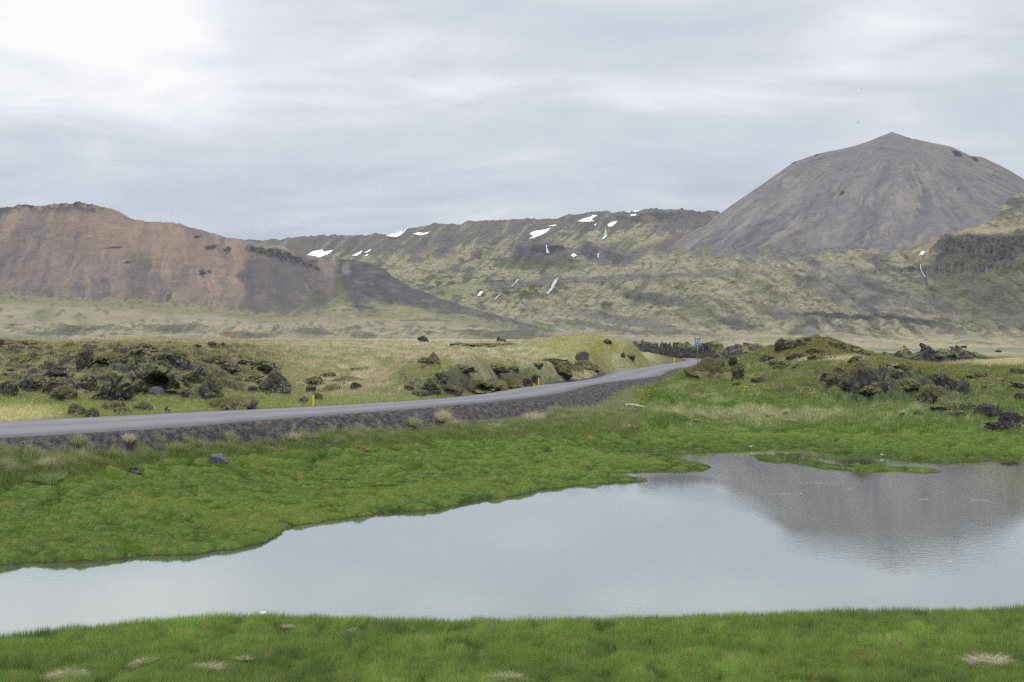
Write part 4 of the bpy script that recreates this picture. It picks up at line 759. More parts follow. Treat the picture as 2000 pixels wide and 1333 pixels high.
def rock(spec, name='rock', cat='rock', group=None):
    px, py, w, h, style, label = spec[:6]; opt = spec[6] if len(spec) > 6 else {}
    sd_ = int(px * 7 + py * 13) % 9973; rg = np.random.default_rng(sd_)
    X, D, z = hit(px, py - 1.0); wm, hm_ = w / F * D * (1.12 if w < 60 else 1.0), h / F * D * 1.06
    if style == 'turf': wm *= 1.5
    if style == 'moss': wm *= 1.15
    npl, fa, ra, mb, dr, mt = STY[style]
    V, Fc = ico(6 if w >= 26 else 5); n0 = V.copy()
    r = np.ones(len(V), np.float32)
    for k in range(npl):
        m_ = rg.normal(0, 1, 3); m_ /= np.linalg.norm(m_); c_ = rg.uniform(0.66, 0.98)
        dt = n0 @ m_; r = np.minimum(r, np.where(dt > 0.05, c_ / np.maximum(dt, 0.05), 9))
    asp = max(w / max(h, 1), 1.0)
    S = n0 * np.array([min(asp, 3.0), 1.0, 1.0], np.float32)
    o_ = rg.uniform(0, 50, 3)
    r = r * (1 + fa * fbm(S[:, 0] * 1.1 + o_[0], S[:, 1] * 1.1 + o_[1], S[:, 2] * 1.1 + o_[2], 3))
    r = r - ra * (1 - rid(S[:, 0] * 1.0 + o_[1], S[:, 1] * 1.0 + o_[2], S[:, 2] * 1.2 + o_[0], 3)) * 0.55
    if style in ('crag', 'lichen', 'bare', 'moss'):
        d1, d2, idn = worley(S[:, 0] * 1.15 + o_[2], S[:, 1] * 1.15 + o_[0], S[:, 2] * 1.4 + o_[1])
        r = r - 0.12 * ss(0.14, 0.0, d2 - d1) + (idn - 0.5) * 0.20
    V = n0 * r[:, None]
    V[:, 0] /= max(np.ptp(V[:, 0]) / 2, 1e-3); V[:, 2] -= V[:, 2].max() - 1.0
    V[:, 0] -= (V[:, 0].max() + V[:, 0].min()) / 2
    dep = wm * dr * 0.5 * opt.get('d', 1.0); dep = min(dep, 3.2); bury = opt.get('bury', 0.5 if style == 'turf' else 0.35)
    zr = hm_ / (2.0 * (1 - bury)) * 1.05
    V = V * np.array([wm / 2, dep, zr], np.float32); V[:, 2] += hm_ - V[:, 2].max()
    if 'sk' in opt: V[:, 0] += V[:, 2] * opt['sk'] * 0.6                   # leaning shape
    if 'tilt' in opt: V[:, 2] += V[:, 0] * math.tan(math.radians(opt['tilt']))
    if 'peak' in opt: V[:, 2] *= 1 + opt['peak'] * (1 - np.clip(np.abs(V[:, 0] - opt.get('pk', 0) * wm) / (wm * 0.5), 0, 1) * 1.4) * (V[:, 2] > 0)
    if 'cave' in opt:
        cx_, cz_, rr_ = opt['cave']; q_ = ((V[:, 0] / wm - cx_) / rr_) ** 2 + ((V[:, 2] / hm_ - cz_) / (rr_ * 1.25)) ** 2
        V[:, 1] += np.where(V[:, 1] < 0, 1, 0) * np.exp(-q_ ** 2) * dep * 1.25
    nr = vnorm(V, Fc); o2 = rg.uniform(0, 30, 2)
    ms = 0.45 + mb + 0.75 * (nr[:, 2] - 0.45) + 0.35 * fbm(V[:, 0] * 1.3 + o2[0], V[:, 1] * 1.3 + o2[1], V[:, 2] * 1.3, 3) + opt.get('m', 0)
    ob_ = mesh_np(name, V, Fc, M[opt.get('mat', mt)], {'moss': np.clip(ms, 0, 1)}, smooth=True)
    ob_.location = (X, D + dep * 0.55, z); ob_.rotation_euler = (0, 0, rg.uniform(-.12, .12))
    tag(ob_, label, cat, group)
    g = opt.get('g', 0.9 if style == 'turf' else 0.35 if style == 'moss' else 0)
    if g > 0 and w >= 12:                                                       # grass growing over its top
        cand = np.nonzero((nr[:, 2] > 0.25) & (V[:, 2] > hm_ * 0.35) & (ms > 0.5))[0]
        nb_ = int(min(9000, w * h * 4.0 * g))
        if len(cand) > 20 and nb_ > 60:
            k = rg.choice(cand, nb_); P = V[k] + rg.normal(0, 0.35, (nb_, 3)).astype(np.float32) * np.array([wm, dep, 0], np.float32) * 0.06
            hh = (0.10 + 0.09 * rg.uniform(0, 1, nb_)) * np.clip(hm_ / 0.9, 0.5, 1.1)
            a = pal(124, 124, 84) * 1.3; b = pal(168, 160, 128) * 1.3; t_ = np.clip(0.4 + 0.6 * fbm(P[:, 0] * 1.1 + o2[1], P[:, 1] * 1.1, 2, 3) + rg.normal(0, .25, nb_), 0, 1)
            og_ = blades('turf', P, hh.astype(np.float32), np.full(nb_, 0.010 + 0.0003 * D, np.float32) * rg.uniform(.6, 1.3, nb_).astype(np.float32), (mixn(np.broadcast_to(a, (nb_, 3)), b, t_) * rg.uniform(.7, 1.2, (nb_, 1))).astype(np.float32), 1.6, parent=ob_); og_['kind'] = 'stuff'
    return ob_
ROCKS = [
 # the lava mound beyond the left end of the road
 (161, 721, 31, 41, 'crag', 'tall moss-capped lava pillar standing alone on the left skyline of the lava mound', dict(m=.08, bury=.25, sk=.12)),
 (211, 713, 74, 21, 'moss', 'long low moss-covered lava hump just right of the tall pillar', {}),
 (278, 697, 58, 22, 'crag', 'dark crag with a rust-brown cap at the very top of the lava mound', dict(peak=.2)),
 (106, 738, 42, 18, 'bare', 'bare black lava knob below and left of the tall pillar', dict(peak=.3)),
 (11, 773, 36, 30, 'lichen', 'lichen-spotted rock with a mossy top, cut by the left edge of the photo', dict(m=.05)),
 (60, 766, 50, 26, 'lichen', 'wide speckled lava block second from the left edge of the photo', {}),
 (92, 771, 24, 32, 'crag', 'narrow upright dark shard beside the wide speckled block', dict(sk=.4)),
 (128, 763, 58, 24, 'lichen', 'broad rock peppered with white lichen in the left part of the mound', dict(m=-.1)),
 (167, 761, 36, 28, 'crag', 'dark lava block between the white-peppered rock and the big diagonal slab', {}),
 (121, 784, 40, 27, 'moss', 'round brown-mossed lump in the grass under the narrow shard', dict(m=-.1)),
 (205, 786, 88, 46, 'crag', 'big slanting dark slab with a green moss crown, centre of the lava mound', dict(sk=.5, m=.02, peak=.3, pk=.1)),
 (296, 770, 104, 56, 'crag', 'largest lava block of the mound, with a black cave under its brow', dict(cave=(.12, .35, .2), m=-.02)),
 (281, 758, 30, 20, 'moss', 'rounded moss cushion at the mouth of the black cave', dict(m=.1)),
 (303, 771, 26, 14, 'stone', 'small pale angular stone lying in front of the black cave', {}),
 (268, 713, 24, 15, 'crag', 'little dark knob directly below the rust-capped crag', {}),
 (246, 709, 24, 16, 'crag', 'upright dark block left of the little knob below the rust-capped crag', dict(peak=.3)),
 (322, 706, 34, 16, 'crag', 'pair of low dark lumps on the upper right shoulder of the mound', {}),
 (342, 716, 46, 26, 'crag', 'dark crag with ochre moss on the upper right of the mound', {}),
 (318, 728, 26, 22, 'crag', 'dark broken rock below the ochre-mossed crag', {}),
 (374, 750, 46, 34, 'crag', 'steep dark rock with mossy ribs right of the cave block', dict(sk=.3)),
 (402, 752, 44, 30, 'crag', 'dark rock with an olive cap next to the ribbed rock', dict(m=.03)),
 (356, 724, 16, 14, 'lichen', 'small tilted slab in grass between the two dark crags', dict(sk=.5)),
 (421, 711, 54, 16, 'lichen', 'grass-topped ledge with a white-spotted lower edge', dict(m=.15, g=.5)),
 (446, 726, 36, 16, 'lichen', 'white-blotched lens-shaped rock under the grass-topped ledge', {}),
 (476, 711, 26, 9, 'lichen', 'flat pale stone at the upper right of the grass-topped ledge', {}),
 (515, 728, 64, 24, 'crag', 'dark wedge sloping down to the right at the mound\'s right tip', dict(tilt=-14)),
 (476, 747, 92, 15, 'crag', 'long low ledge running across the right half of the mound', dict(m=.05, d=.5)),
 (533, 769, 58, 34, 'lichen', 'pointed rock with a white-speckled boulder leaning on its right side', dict(sk=.35, peak=.3)),
 (493, 768, 20, 14, 'lichen', 'small white-faced rock left of the pointed speckled rock', {}),
 (561, 759, 14, 9, 'crag', 'tiny dark knob right of the pointed speckled rock', {}),
 (406, 778, 44, 30, 'lichen', 'triangular grass-crowned rock with white lichen along its edge', dict(peak=.6, m=.05, g=.4)),
 (361, 775, 36, 14, 'lichen', 'low white-freckled rocks at the foot of the mound, left of the triangular rock', {}),
 (364, 757, 12, 12, 'lichen', 'small speckled stone in the grass above the white-freckled rocks', {}),
 (330, 760, 10, 12, 'stone', 'pale grey stone at the right edge of the cave block', {}),
 (446, 803, 68, 24, 'turf', 'grassy overhang with a dark hollow, close above the road', dict(m=-.2)),
 (145, 816, 28, 24, 'moss', 'dark mossy boulder nearest the road at the left of the roadside rocks', dict(m=-.1)),
 (177, 818, 24, 20, 'lichen', 'white-splashed boulder at the road edge next to the dark mossy one', dict(m=.05)),
 (216, 803, 36, 16, 'moss', 'brown-green hump behind the roadside boulders', {}),
 (206, 799, 20, 12, 'lichen', 'small grey freckled rock beside the brown-green hump', {}),
 (238, 812, 34, 15, 'lichen', 'low freckled rock at the road edge right of the white-splashed boulder', {}),
 (277, 806, 32, 18, 'moss', 'mossy brown rock at the road edge left of the pink-flowered stone', {}),
 (326, 809, 11, 14, 'lichen', 'small upright stone by the road with a pinkish face', {}),
 (36, 709, 26, 13, 'turf', 'round dark-green tussocky hump in the grass far left', {}),
 (14, 734, 30, 7, 'slab', 'flat pale slab in the grass at the left edge', {}),
 (14, 724, 16, 4, 'crag', 'thin dark ledge above the flat pale slab at the left edge', {}),
 (52, 675, 74, 8, 'crag', 'low black lava ridge on the far left crest', dict(d=.4)),
 (2, 678, 12, 15, 'crag', 'dark stub of rock at the left edge of the crest', {}),
 (413, 678, 17, 9, 'bare', 'dark round boulder out on the pale grass field', {}),
 (385, 678, 14, 5, 'crag', 'low dark stone left of the round boulder on the field', {}),
 (436, 676, 9, 6, 'crag', 'little dark stone right of the round boulder on the field', {}),
 (330, 671, 8, 4, 'stone', 'tiny pale stone near the crest above the mound', {}),
 # rocks and turf banks between the first two yellow posts
 (612, 754, 30, 17, 'moss', 'mossy knob on the slope above the nearest yellow post', {}),
 (606, 769, 19, 15, 'crag', 'brown rock directly below the mossy knob', {}),
 (592, 790, 17, 14, 'crag', 'dark rock at the road edge just left of the nearest yellow post', {}),
 (620, 784, 16, 15, 'moss', 'rounded dark rock right behind the nearest yellow post', {}),
 (640, 739, 34, 10, 'lichen', 'row of three small spotted stones in the grass', {}),
 (676, 746, 42, 9, 'turf', 'narrow turf bank with a shaded underside, right of the spotted stones', dict(m=-.2, d=.6)),
 (696, 761, 24, 13, 'crag', 'grey-sided rock nose below the narrow turf bank', {}),
 (672, 751, 10, 4, 'crag', 'small dark chip left of the grey-sided rock nose', {}),
 (645, 765, 24, 12, 'turf', 'ragged grassy lump with two dark holes', dict(m=-.25)),
 (702, 725, 26, 5, 'turf', 'thin dark slit of overhanging turf in mid field', dict(m=-.35, d=.5)),
 (828, 710, 22, 12, 'crag', 'dark rock pair in the field beyond the grassy hump', {}),
 (845, 709, 18, 13, 'turf', 'pointed grassy cone beside the dark rock pair', dict(peak=.5)),
 (826, 669, 20, 9, 'bare', 'dark stone heap on the crest of the field', dict(peak=.4)),
 (974, 669, 9, 8, 'crag', 'slim dark stone on the crest left of a rounded one', dict(peak=.5)),
 (983, 669, 12, 6, 'crag', 'rounded dark stone on the crest', {}),
 (896, 676, 24, 6, 'turf', 'short dark sod step near the crest', dict(m=-.45, d=.5)),
 (960, 678, 94, 7, 'turf', 'long dark sod step near the crest', dict(m=-.45, d=.3)),
 # the overgrown hump by the second yellow post
 (838, 771, 40, 30, 'crag', 'jutting brown rock at the left foot of the overgrown hump', dict(m=.08, sk=.4)),
 (818, 774, 28, 11, 'moss', 'low brown mossy rock beside the road left of the hump', {}),
 (861, 747, 26, 18, 'crag', 'dark lava block set in the left flank of the hump', {}),
 (797, 763, 22, 10, 'crag', 'small rocks where the hump runs out to the left', {}),
 (880, 771, 38, 16, 'moss', 'dark hollowed bank at the foot of the hump', dict(m=-.25)),
 (930, 771, 58, 25, 'moss', 'wide dark rock shelf under the grass of the hump', dict(m=-.15, cave=(.2, .4, .2))),
 (955, 761, 48, 17, 'turf', 'overhanging turf brow above the dark rock shelf', dict(m=-.1)),
 (996, 760, 34, 17, 'turf', 'rounded turf brow on the right half of the hump', dict(m=-.1)),
 (1030, 758, 20, 20, 'crag', 'dark rock with an ochre spot at the right end of the hump', {}),
 (1046, 751, 17, 18, 'crag', 'dark rock face just left of the second yellow post', {}),
 (900, 723, 40, 8, 'turf', 'left dark notch along the crest of the hump', dict(m=-.35, d=.5)),
 (962, 722, 46, 10, 'turf', 'right dark notch along the crest of the hump', dict(m=-.35, d=.5)),
 (1000, 725, 28, 10, 'crag', 'small rocks at the right end of the hump\'s crest', {}),
 # below the green hill
 (1080, 713, 54, 12, 'crag', 'dark ledge with a grassy top below the green hill', dict(m=.12, d=.5)),
 (1049, 719, 24, 10, 'crag', 'speckled dark rocks left of the dark ledge', {}),
 (1092, 728, 34, 20, 'turf', 'brown bank under the dark ledge', dict(m=-.25)),
 (1110, 722, 20, 14, 'lichen', 'lumpy grey rock between the brown bank and the big boulder', {}),
 (1110, 733, 14, 11, 'lichen', 'lower of the lumpy grey rocks beneath the big boulder', {}),
 (1138, 720, 24, 13, 'turf', 'dark turf notch right under the big boulder', dict(m=-.35)),
 (1128, 730, 15, 11, 'turf', 'small round tussocky knob under the big boulder', {}),
 (1157, 723, 20, 9, 'turf', 'little brown turf notch left of the cream post', dict(m=-.3)),
 (1136, 707, 25, 19, 'boulder', 'big smooth grey boulder resting on the green hill', dict(bury=.15, sk=.25)),
 (1217, 700, 8, 10, 'crag', 'small upright rust-topped stone on the green hill', dict(bury=.15)),
 (1230, 700, 14, 7, 'turf', 'low turf lump beside the rust-topped stone', dict(m=-.3)),
 (1186, 672, 18, 9, 'crag', 'dark rocks at the summit of the green hill', {}),
 # the land between sign and right edge
 (1391, 741, 68, 38, 'turf', 'large brown grass-covered lava hump right of the speed sign', dict(m=-.3, mat='rock')),
 (1366, 738, 22, 22, 'crag', 'dark rock flank of the brown hump nearest the speed sign', dict(m=.0)),
 (1441, 742, 26, 30, 'crag', 'dark split rock at the right end of the brown hump', dict(m=.05)),
 (1432, 713, 16, 15, 'crag', 'small upright dark rock on top of the brown hump', {}),
 (1486, 749, 32, 12, 'crag', 'half-buried black rock in bright grass right of the brown hump', {}),
 (1440, 757, 18, 12, 'crag', 'small dark rock in the grass below the brown hump', {}),
 (1366, 771, 28, 11, 'turf', 'dark-ended tussock bank below the sign', dict(m=-.3)),
 (1493, 706, 17, 12, 'crag', 'dark rock in front of the far lava, right of the road bend', {}),
 (1510, 702, 20, 8, 'moss', 'rusty mossed stone beside the rock by the road bend', {}),
 (1530, 720, 34, 14, 'crag', 'grass-fringed black rock under the steep green hill', dict(m=.08)),
 (1511, 714, 16, 9, 'crag', 'small black companion left of the grass-fringed rock', {}),
 (1563, 717, 18, 7, 'turf', 'dark tuft right of the grass-fringed rock', dict(m=-.3)),
 (1686, 763, 84, 50, 'lichen', 'great dark lava face with white lichen dots, tallest rock on the right', dict(m=.05, g=.4, d=.6)),
 (1640, 734, 20, 16, 'crag', 'dark rock at the upper left corner of the great lava face', {}),
 (1616, 744, 24, 18, 'crag', 'rounded dark boulder standing left of the great lava face', dict(m=.06)),
 (1636, 756, 30, 24, 'moss', 'brown mossy block at the lower left of the great lava face', dict(m=-.15)),
 (1728, 769, 24, 22, 'lichen', 'white-dotted block at the lower right of the great lava face', {}),
 (1702, 768, 36, 12, 'moss', 'low mossy footing below the great lava face', {}),
 (1754, 744, 32, 26, 'lichen', 'ropy folded lava rock with white tips', dict(sk=-.5)),
 (1765, 722, 18, 11, 'lichen', 'white-splashed rock above the ropy folded rock', {}),
 (1776, 760, 42, 17, 'moss', 'dark mossy bank right of the ropy folded rock', dict(m=-.1)),
 (1676, 709, 34, 13, 'crag', 'dark rock lip under grass on the slope of the steep green hill', dict(m=.1)),
 (1738, 716, 34, 9, 'turf', 'low grassy bank with a dark front above the ropy rock', dict(m=-.2)),
 (1836, 749, 28, 18, 'lichen', 'left block of the split lava outcrop near the right edge', {}),
 (1858, 764, 40, 34, 'lichen', 'middle slab of the split lava outcrop, slanting and dark', dict(sk=-.6)),
 (1884, 771, 22, 30, 'lichen', 'right pillar of the split lava outcrop, white-dotted at its foot', {}),
 (1824, 783, 68, 26, 'lichen', 'dome of dry grass over dark rock with a bright white patch', dict(m=.2, g=.5)),
 (1913, 742, 36, 15, 'moss', 'olive hollow rock with white dots, right of the split outcrop', dict(m=-.05)),
 (1946, 747, 40, 9, 'turf', 'low brown bank in pale grass at the right', dict(m=-.25)),
 (1992, 731, 28, 12, 'moss', 'mossy bank cut by the right edge, upper one', {}),
 (1988, 762, 44, 16, 'crag', 'dark rock shelf cut by the right edge', dict(m=.05)),
 (1992, 779, 18, 11, 'bare', 'small black rock at the right edge below the shelf', {}),
 (1924, 762, 12, 9, 'crag', 'brown knob in the green slope right of the split outcrop', {}),
 (1940, 800, 34, 12, 'crag', 'half-hidden reddish-brown rocks above the long lava ledge', {}),
 (1868, 806, 84, 18, 'crag', 'left stretch of the long lava ledge near the marsh', dict(m=.08, d=.5)),
 (1935, 817, 62, 24, 'bare', 'middle stretch of the long lava ledge, bare and black', dict(d=.5)),
 (1985, 832, 56, 28, 'bare', 'right end of the long lava ledge at the photo edge', dict(d=.6)),
 (1872, 815, 60, 12, 'slab', 'flat ochre-stained slab in front of the long lava ledge', dict(d=.6)),
 (1909, 833, 15, 10, 'bare', 'small black cube-like rock below the ochre-stained slab', {}),
 (1966, 842, 74, 16, 'bare', 'low black slab lying in the marsh edge under the ledge', dict(d=.5)),
 (1832, 802, 26, 9, 'crag', 'low dark rock where the long lava ledge begins', {}),
 (1797, 809, 20, 6, 'crag', 'low dark stone in grass left of the long lava ledge', {}),
 (1762, 815, 12, 8, 'crag', 'small dark stone furthest left below the dome of dry grass', {}),
 (1775, 817, 10, 5, 'crag', 'flat dark stone next to the small furthest-left one', {}),
 # the steep green hill with the lava crags
 (1528, 686, 26, 19, 'crag', 'lowest dark crag on the left shoulder of the steep green hill', dict(peak=.3)),
 (1546, 681, 26, 15, 'crag', 'second dark crag up the left shoulder of the steep green hill', {}),
 (1563, 676, 22, 13, 'crag', 'third dark crag up the left shoulder of the steep green hill', {}),
 (1580, 667, 16, 8, 'crag', 'small dark crag close to the summit of the steep green hill', {}),
 (1597, 660, 8, 6, 'turf', 'grass knob forming the summit of the steep green hill', {}),
 (1560, 702, 46, 13, 'crag', 'left part of the grey rock band across the front of the steep green hill', dict(d=.5)),
 (1606, 703, 54, 12, 'crag', 'right part of the grey rock band across the front of the steep green hill', dict(d=.5)),
 (1600, 690, 40, 9, 'moss', 'dark mossy ledge above the grey rock band', dict(d=.5)),
 (1627, 677, 24, 10, 'crag', 'uppermost rock on the right slope of the steep green hill', {}),
 (1646, 684, 26, 12, 'crag', 'dark block halfway down the right slope of the steep green hill', {}),
 (1668, 692, 34, 16, 'crag', 'large dark block low on the right slope of the steep green hill', {}),
 (1694, 698, 26, 11, 'crag', 'lowest dark block on the right slope of the steep green hill', {}),
 # marsh and verge
 (424, 907, 36, 18, 'stone', 'smooth blue-grey boulder lying on the marsh grass below the road', dict(bury=.2)),
 (257, 926, 34, 12, 'crag', 'low black rock sunk in the marsh grass at left', dict(m=-.2)),
 (383, 879, 12, 8, 'crag', 'small black rock in the tall grass above the blue-grey boulder', dict(m=-.4)),
 (612, 861, 26, 8, 'stone', 'pale flat slab on top of the rubble heap', dict(bury=.1)),
 (630, 868, 34, 11, 'bare', 'dark rubble heap in the verge below the road', {}),
 (655, 869, 20, 8, 'stone', 'grey broken slab at the right of the rubble heap', {}),
 (638, 875, 12, 6, 'stone', 'lowest grey chip of the rubble heap', {}),
 (1214, 840, 50, 12, 'turf', 'eroded tussock with a dark hollow and straw edges on the marsh', dict(m=-.25)),
 (590, 824, 14, 7, 'stone', 'pale flat stone on the gravel slope', {}), (667, 818, 10, 6, 'stone', 'blue-grey stone on the gravel slope', {}), (613, 827, 10, 6, 'stone', 'dark-sided stone on the lower gravel slope', {})]
for sp in ROCKS: rock(sp)

# ------------------------------------------------------------------ the long lava banks beyond
def lava_bank(pts, label, seed, back=14.0, nr=90, amp=1.0, mo=0.40):
    """a broken lava flow front: a folded ridge of blocks along a base line; pts = (px, base py, top py, D)"""
    pts = np.array(pts, float); nc_ = int((pts[-1, 0] - pts[0, 0]) * 1.9)
    px = np.linspace(pts[0, 0], pts[-1, 0], nc_); D = np.interp(px, pts[:, 0], pts[:, 3]); top = CZ + (HOR - np.interp(px, pts[:, 0], pts[:, 2])) / F * D
    base = CZ + (HOR - np.interp(px, pts[:, 0], pts[:, 1])) / F * D
    t = np.linspace(0, 1, nr)[:, None]; edge = ss(0, 0.06, (px - px[0]) / np.ptp(px)) * ss(0, 0.06, (px[-1] - px) / np.ptp(px))
    prof = np.interp(t, [0, .1, .22, .34, .46, .62, .8, 1], [0, .42, .60, .86, 1.0, .92, .6, -.1]); yy = np.interp(t, [0, .3, .5, 1], [0, .18, .42, 1.0]) * back
    Y = D[None] + yy; X = (px[None] - 1000) / F * D[None] + 0 * yy; Hm = (top - base)[None] * (0.35 + 0.65 * edge[None]); Zs = base[None] - 0.8 + (Hm + 0.8) * prof
    q = X * 0.55; a = rid(X * .22 + seed, Y * .2, Zs * .25, 4); d1, d2, idn = worley(X * .30 + seed + Zs * .25, Y * .26, Zs * .5)
    d1b, d2b, idb = worley(X * 1.6 + seed, Y * 1.3, Zs * 1.9)
    k = np.sin(np.clip(t * 1.06, 0, 1) * np.pi) ** .5
    Zs = Zs + k * amp * ((a - .55) * 1.2 + (idn - .5) * 1.15 + (idb - .5) * .15 - .3 * ss(.2, 0, d2 - d1))
    Y = Y + k * amp * ((idn - .5) * 2.2 + (idb - .5) * .3 + fbm(X * .5, Zs * .6, seed, 3) * .6); X = X + k * amp * ((idb - .5) * .2 + fbm(Y * .5, Zs * .6, seed + 5, 3) * .5)
    V = np.stack([X, Y, Zs], -1).reshape(-1, 3).astype(np.float32); fc = grid_faces(nr, nc_)
    nrm = vnorm(V, np.vstack([fc[:, :3], fc[:, [0, 2, 3]]]))
    ms = mo + .8 * (np.abs(nrm[:, 2]) - .62) + .45 * fbm(V[:, 0] * .35 + seed, V[:, 1] * .35, V[:, 2] * .4, 4)
    cx_, cy_ = float(V[:, 0].mean()), float(V[:, 1].mean()); V -= np.array([cx_, cy_, 0], np.float32)
    ob_ = mesh_np('lava_outcrop', V, fc, M['rock'], {'moss': np.clip(ms, 0, 1)}, smooth=False); ob_.location = (cx_, cy_, 0); tag(ob_, label, 'lava outcrop'); return ob_
lava_bank([(1232, 684, 667, 262), (1262, 690, 669, 250), (1290, 694, 670, 236), (1330, 697, 672, 215), (1372, 702, 668, 205), (1395, 704, 671, 196), (1430, 706, 675, 190), (1470, 706, 674, 186), (1510, 702, 675, 184), (1545, 698, 676, 184)], 'long black broken lava flow behind the speed sign and beyond the road bend', 11, 16.0, 90, .95, .42)
lava_bank([(1705, 712, 692, 205), (1740, 714, 687, 196), (1775, 716, 688, 190), (1812, 717, 687, 186), (1824, 718, 680, 184), (1830, 718, 670, 183), (1836, 718, 674, 183), (1848, 718, 681, 182), (1872, 719, 680, 181), (1880, 719, 688, 180), (1888, 719, 688, 180), (1895, 719, 675, 180), (1902, 719, 680, 180), (1910, 719, 686, 180), (1922, 719, 691, 181), (1932, 719, 689, 182), (1950, 718, 697, 184), (1975, 716, 704, 188)], 'jagged black lava heap with two horns in front of the far plain', 47, 14, 90, .8)
lava_bank([(1978, 712, 707, 200), (2005, 712, 702, 198), (2040, 712, 700, 196)], 'mossy lava mound just entering at the right edge of the photo', 53, 8, 50, .6)

# ------------------------------------------------------------------ stones on the embankment, flowers, floating scum
V0, F0 = ico(1)
def scatter(name, P, S, mat, cols=None, flat=1.0):
    n = len(P); V = V0[None] * S[:, None, None] * rng.uniform(.6, 1.3, (n, 1, 3)) * (1 + .25 * rng.normal(0, 1, (n, len(V0), 1)).clip(-1, 1)); V[:, :, 2] *= flat; V = V + P[:, None]
    Fc = F0[None] + (np.arange(n) * len(V0))[:, None, None]
    o = mesh_np(name, V.reshape(-1, 3), Fc.reshape(-1, 3), mat, None if cols is None else {'albedo': np.repeat(cols, len(V0), 0)}, smooth=False); tag(o, kind='stuff'); return o
n = 7000; pw = (z_grav * (dsg > 4.0) * (dsg < 12) * (np.abs(GU) < .56)).ravel(); cum = np.cumsum(pw); idx = np.minimum(np.searchsorted(cum, rng.uniform(0, cum[-1], n)), pw.size - 1)
r = np.clip(idx // NC + rng.uniform(-.5, .5, n), 0, NR - 1.01); c = np.clip(idx % NC + rng.uniform(-.5, .5, n), 0, NC - 1.01); Dv = np.exp(np.interp(r, np.arange(NR), lgD)); Uv = -UL + c / (NC - 1) * 2 * UL
low = np.clip((dsg.ravel()[idx] - 4) / 4, 0, 1)
sz = (0.02 + 0.065 * rng.uniform(0, 1, n) ** 3 * (0.4 + low)).astype(np.float32)
gc = mixn(np.broadcast_to(pal(64, 62, 66), (n, 3)), pal(132, 132, 138), rng.uniform(0, 1, n) ** 1.6).astype(np.float32)
scatter('gravel', np.stack([Uv * Dv, Dv, bil(Z, r, c) + sz * .2], -1), sz, M['ground'], gc, .7)
pts = []
for px, py, sx_, sy_, k in ((1270, 765, 22, 14, 40), (1300, 742, 20, 8, 26), (1345, 735, 10, 5, 12), (1448, 764, 12, 4, 30), (1462, 744, 10, 4, 14), (1455, 762, 8, 3, 12), (1475, 757, 8, 4, 8), (1575, 772, 12, 4, 12), (1672, 722, 8, 5, 14), (1680, 762, 4, 2, 8), (1592, 770, 10, 4, 8), (117, 816, 5, 2, 10), (940, 766, 40, 3, 24), (1000, 758, 16, 5, 10), (1930, 785, 14, 6, 8), (1635, 716, 6, 3, 6), (1240, 790, 12, 6, 10), (1480, 737, 10, 5, 6), (1890, 760, 30, 10, 8)):
    for _ in range(k):
        X, D, z = hit(px + rng.normal(0, sx_ * .6), py + rng.normal(0, sy_ * .6)); pts.append((X, D, z + 0.28))
pts = np.array(pts); scatter('yellow_flowers', pts, rng.uniform(.025, .055, len(pts)), M['flower_yellow'], None, .6)
fp = []
for px, py, w, k in ((1535, 965, 32, 60), (1605, 944, 30, 50), (1805, 976, 14, 24), (1912, 978, 18, 30), (1470, 933, 10, 12), (1420, 936, 12, 14), (1660, 955, 10, 10), (1440, 976, 8, 8), (1380, 950, 10, 10), (1850, 1097, 12, 18)):
    for _ in range(k):
        x = px + rng.uniform(-w, w); y = py + rng.normal(0, 1.0); D = CZ * F / (y - HOR); fp.append(((x - 1000) / F * D, D, 0.004))
fp = np.array(fp); scatter('foam', fp, rng.uniform(.012, .035, len(fp)), M['foam'], None, .12)

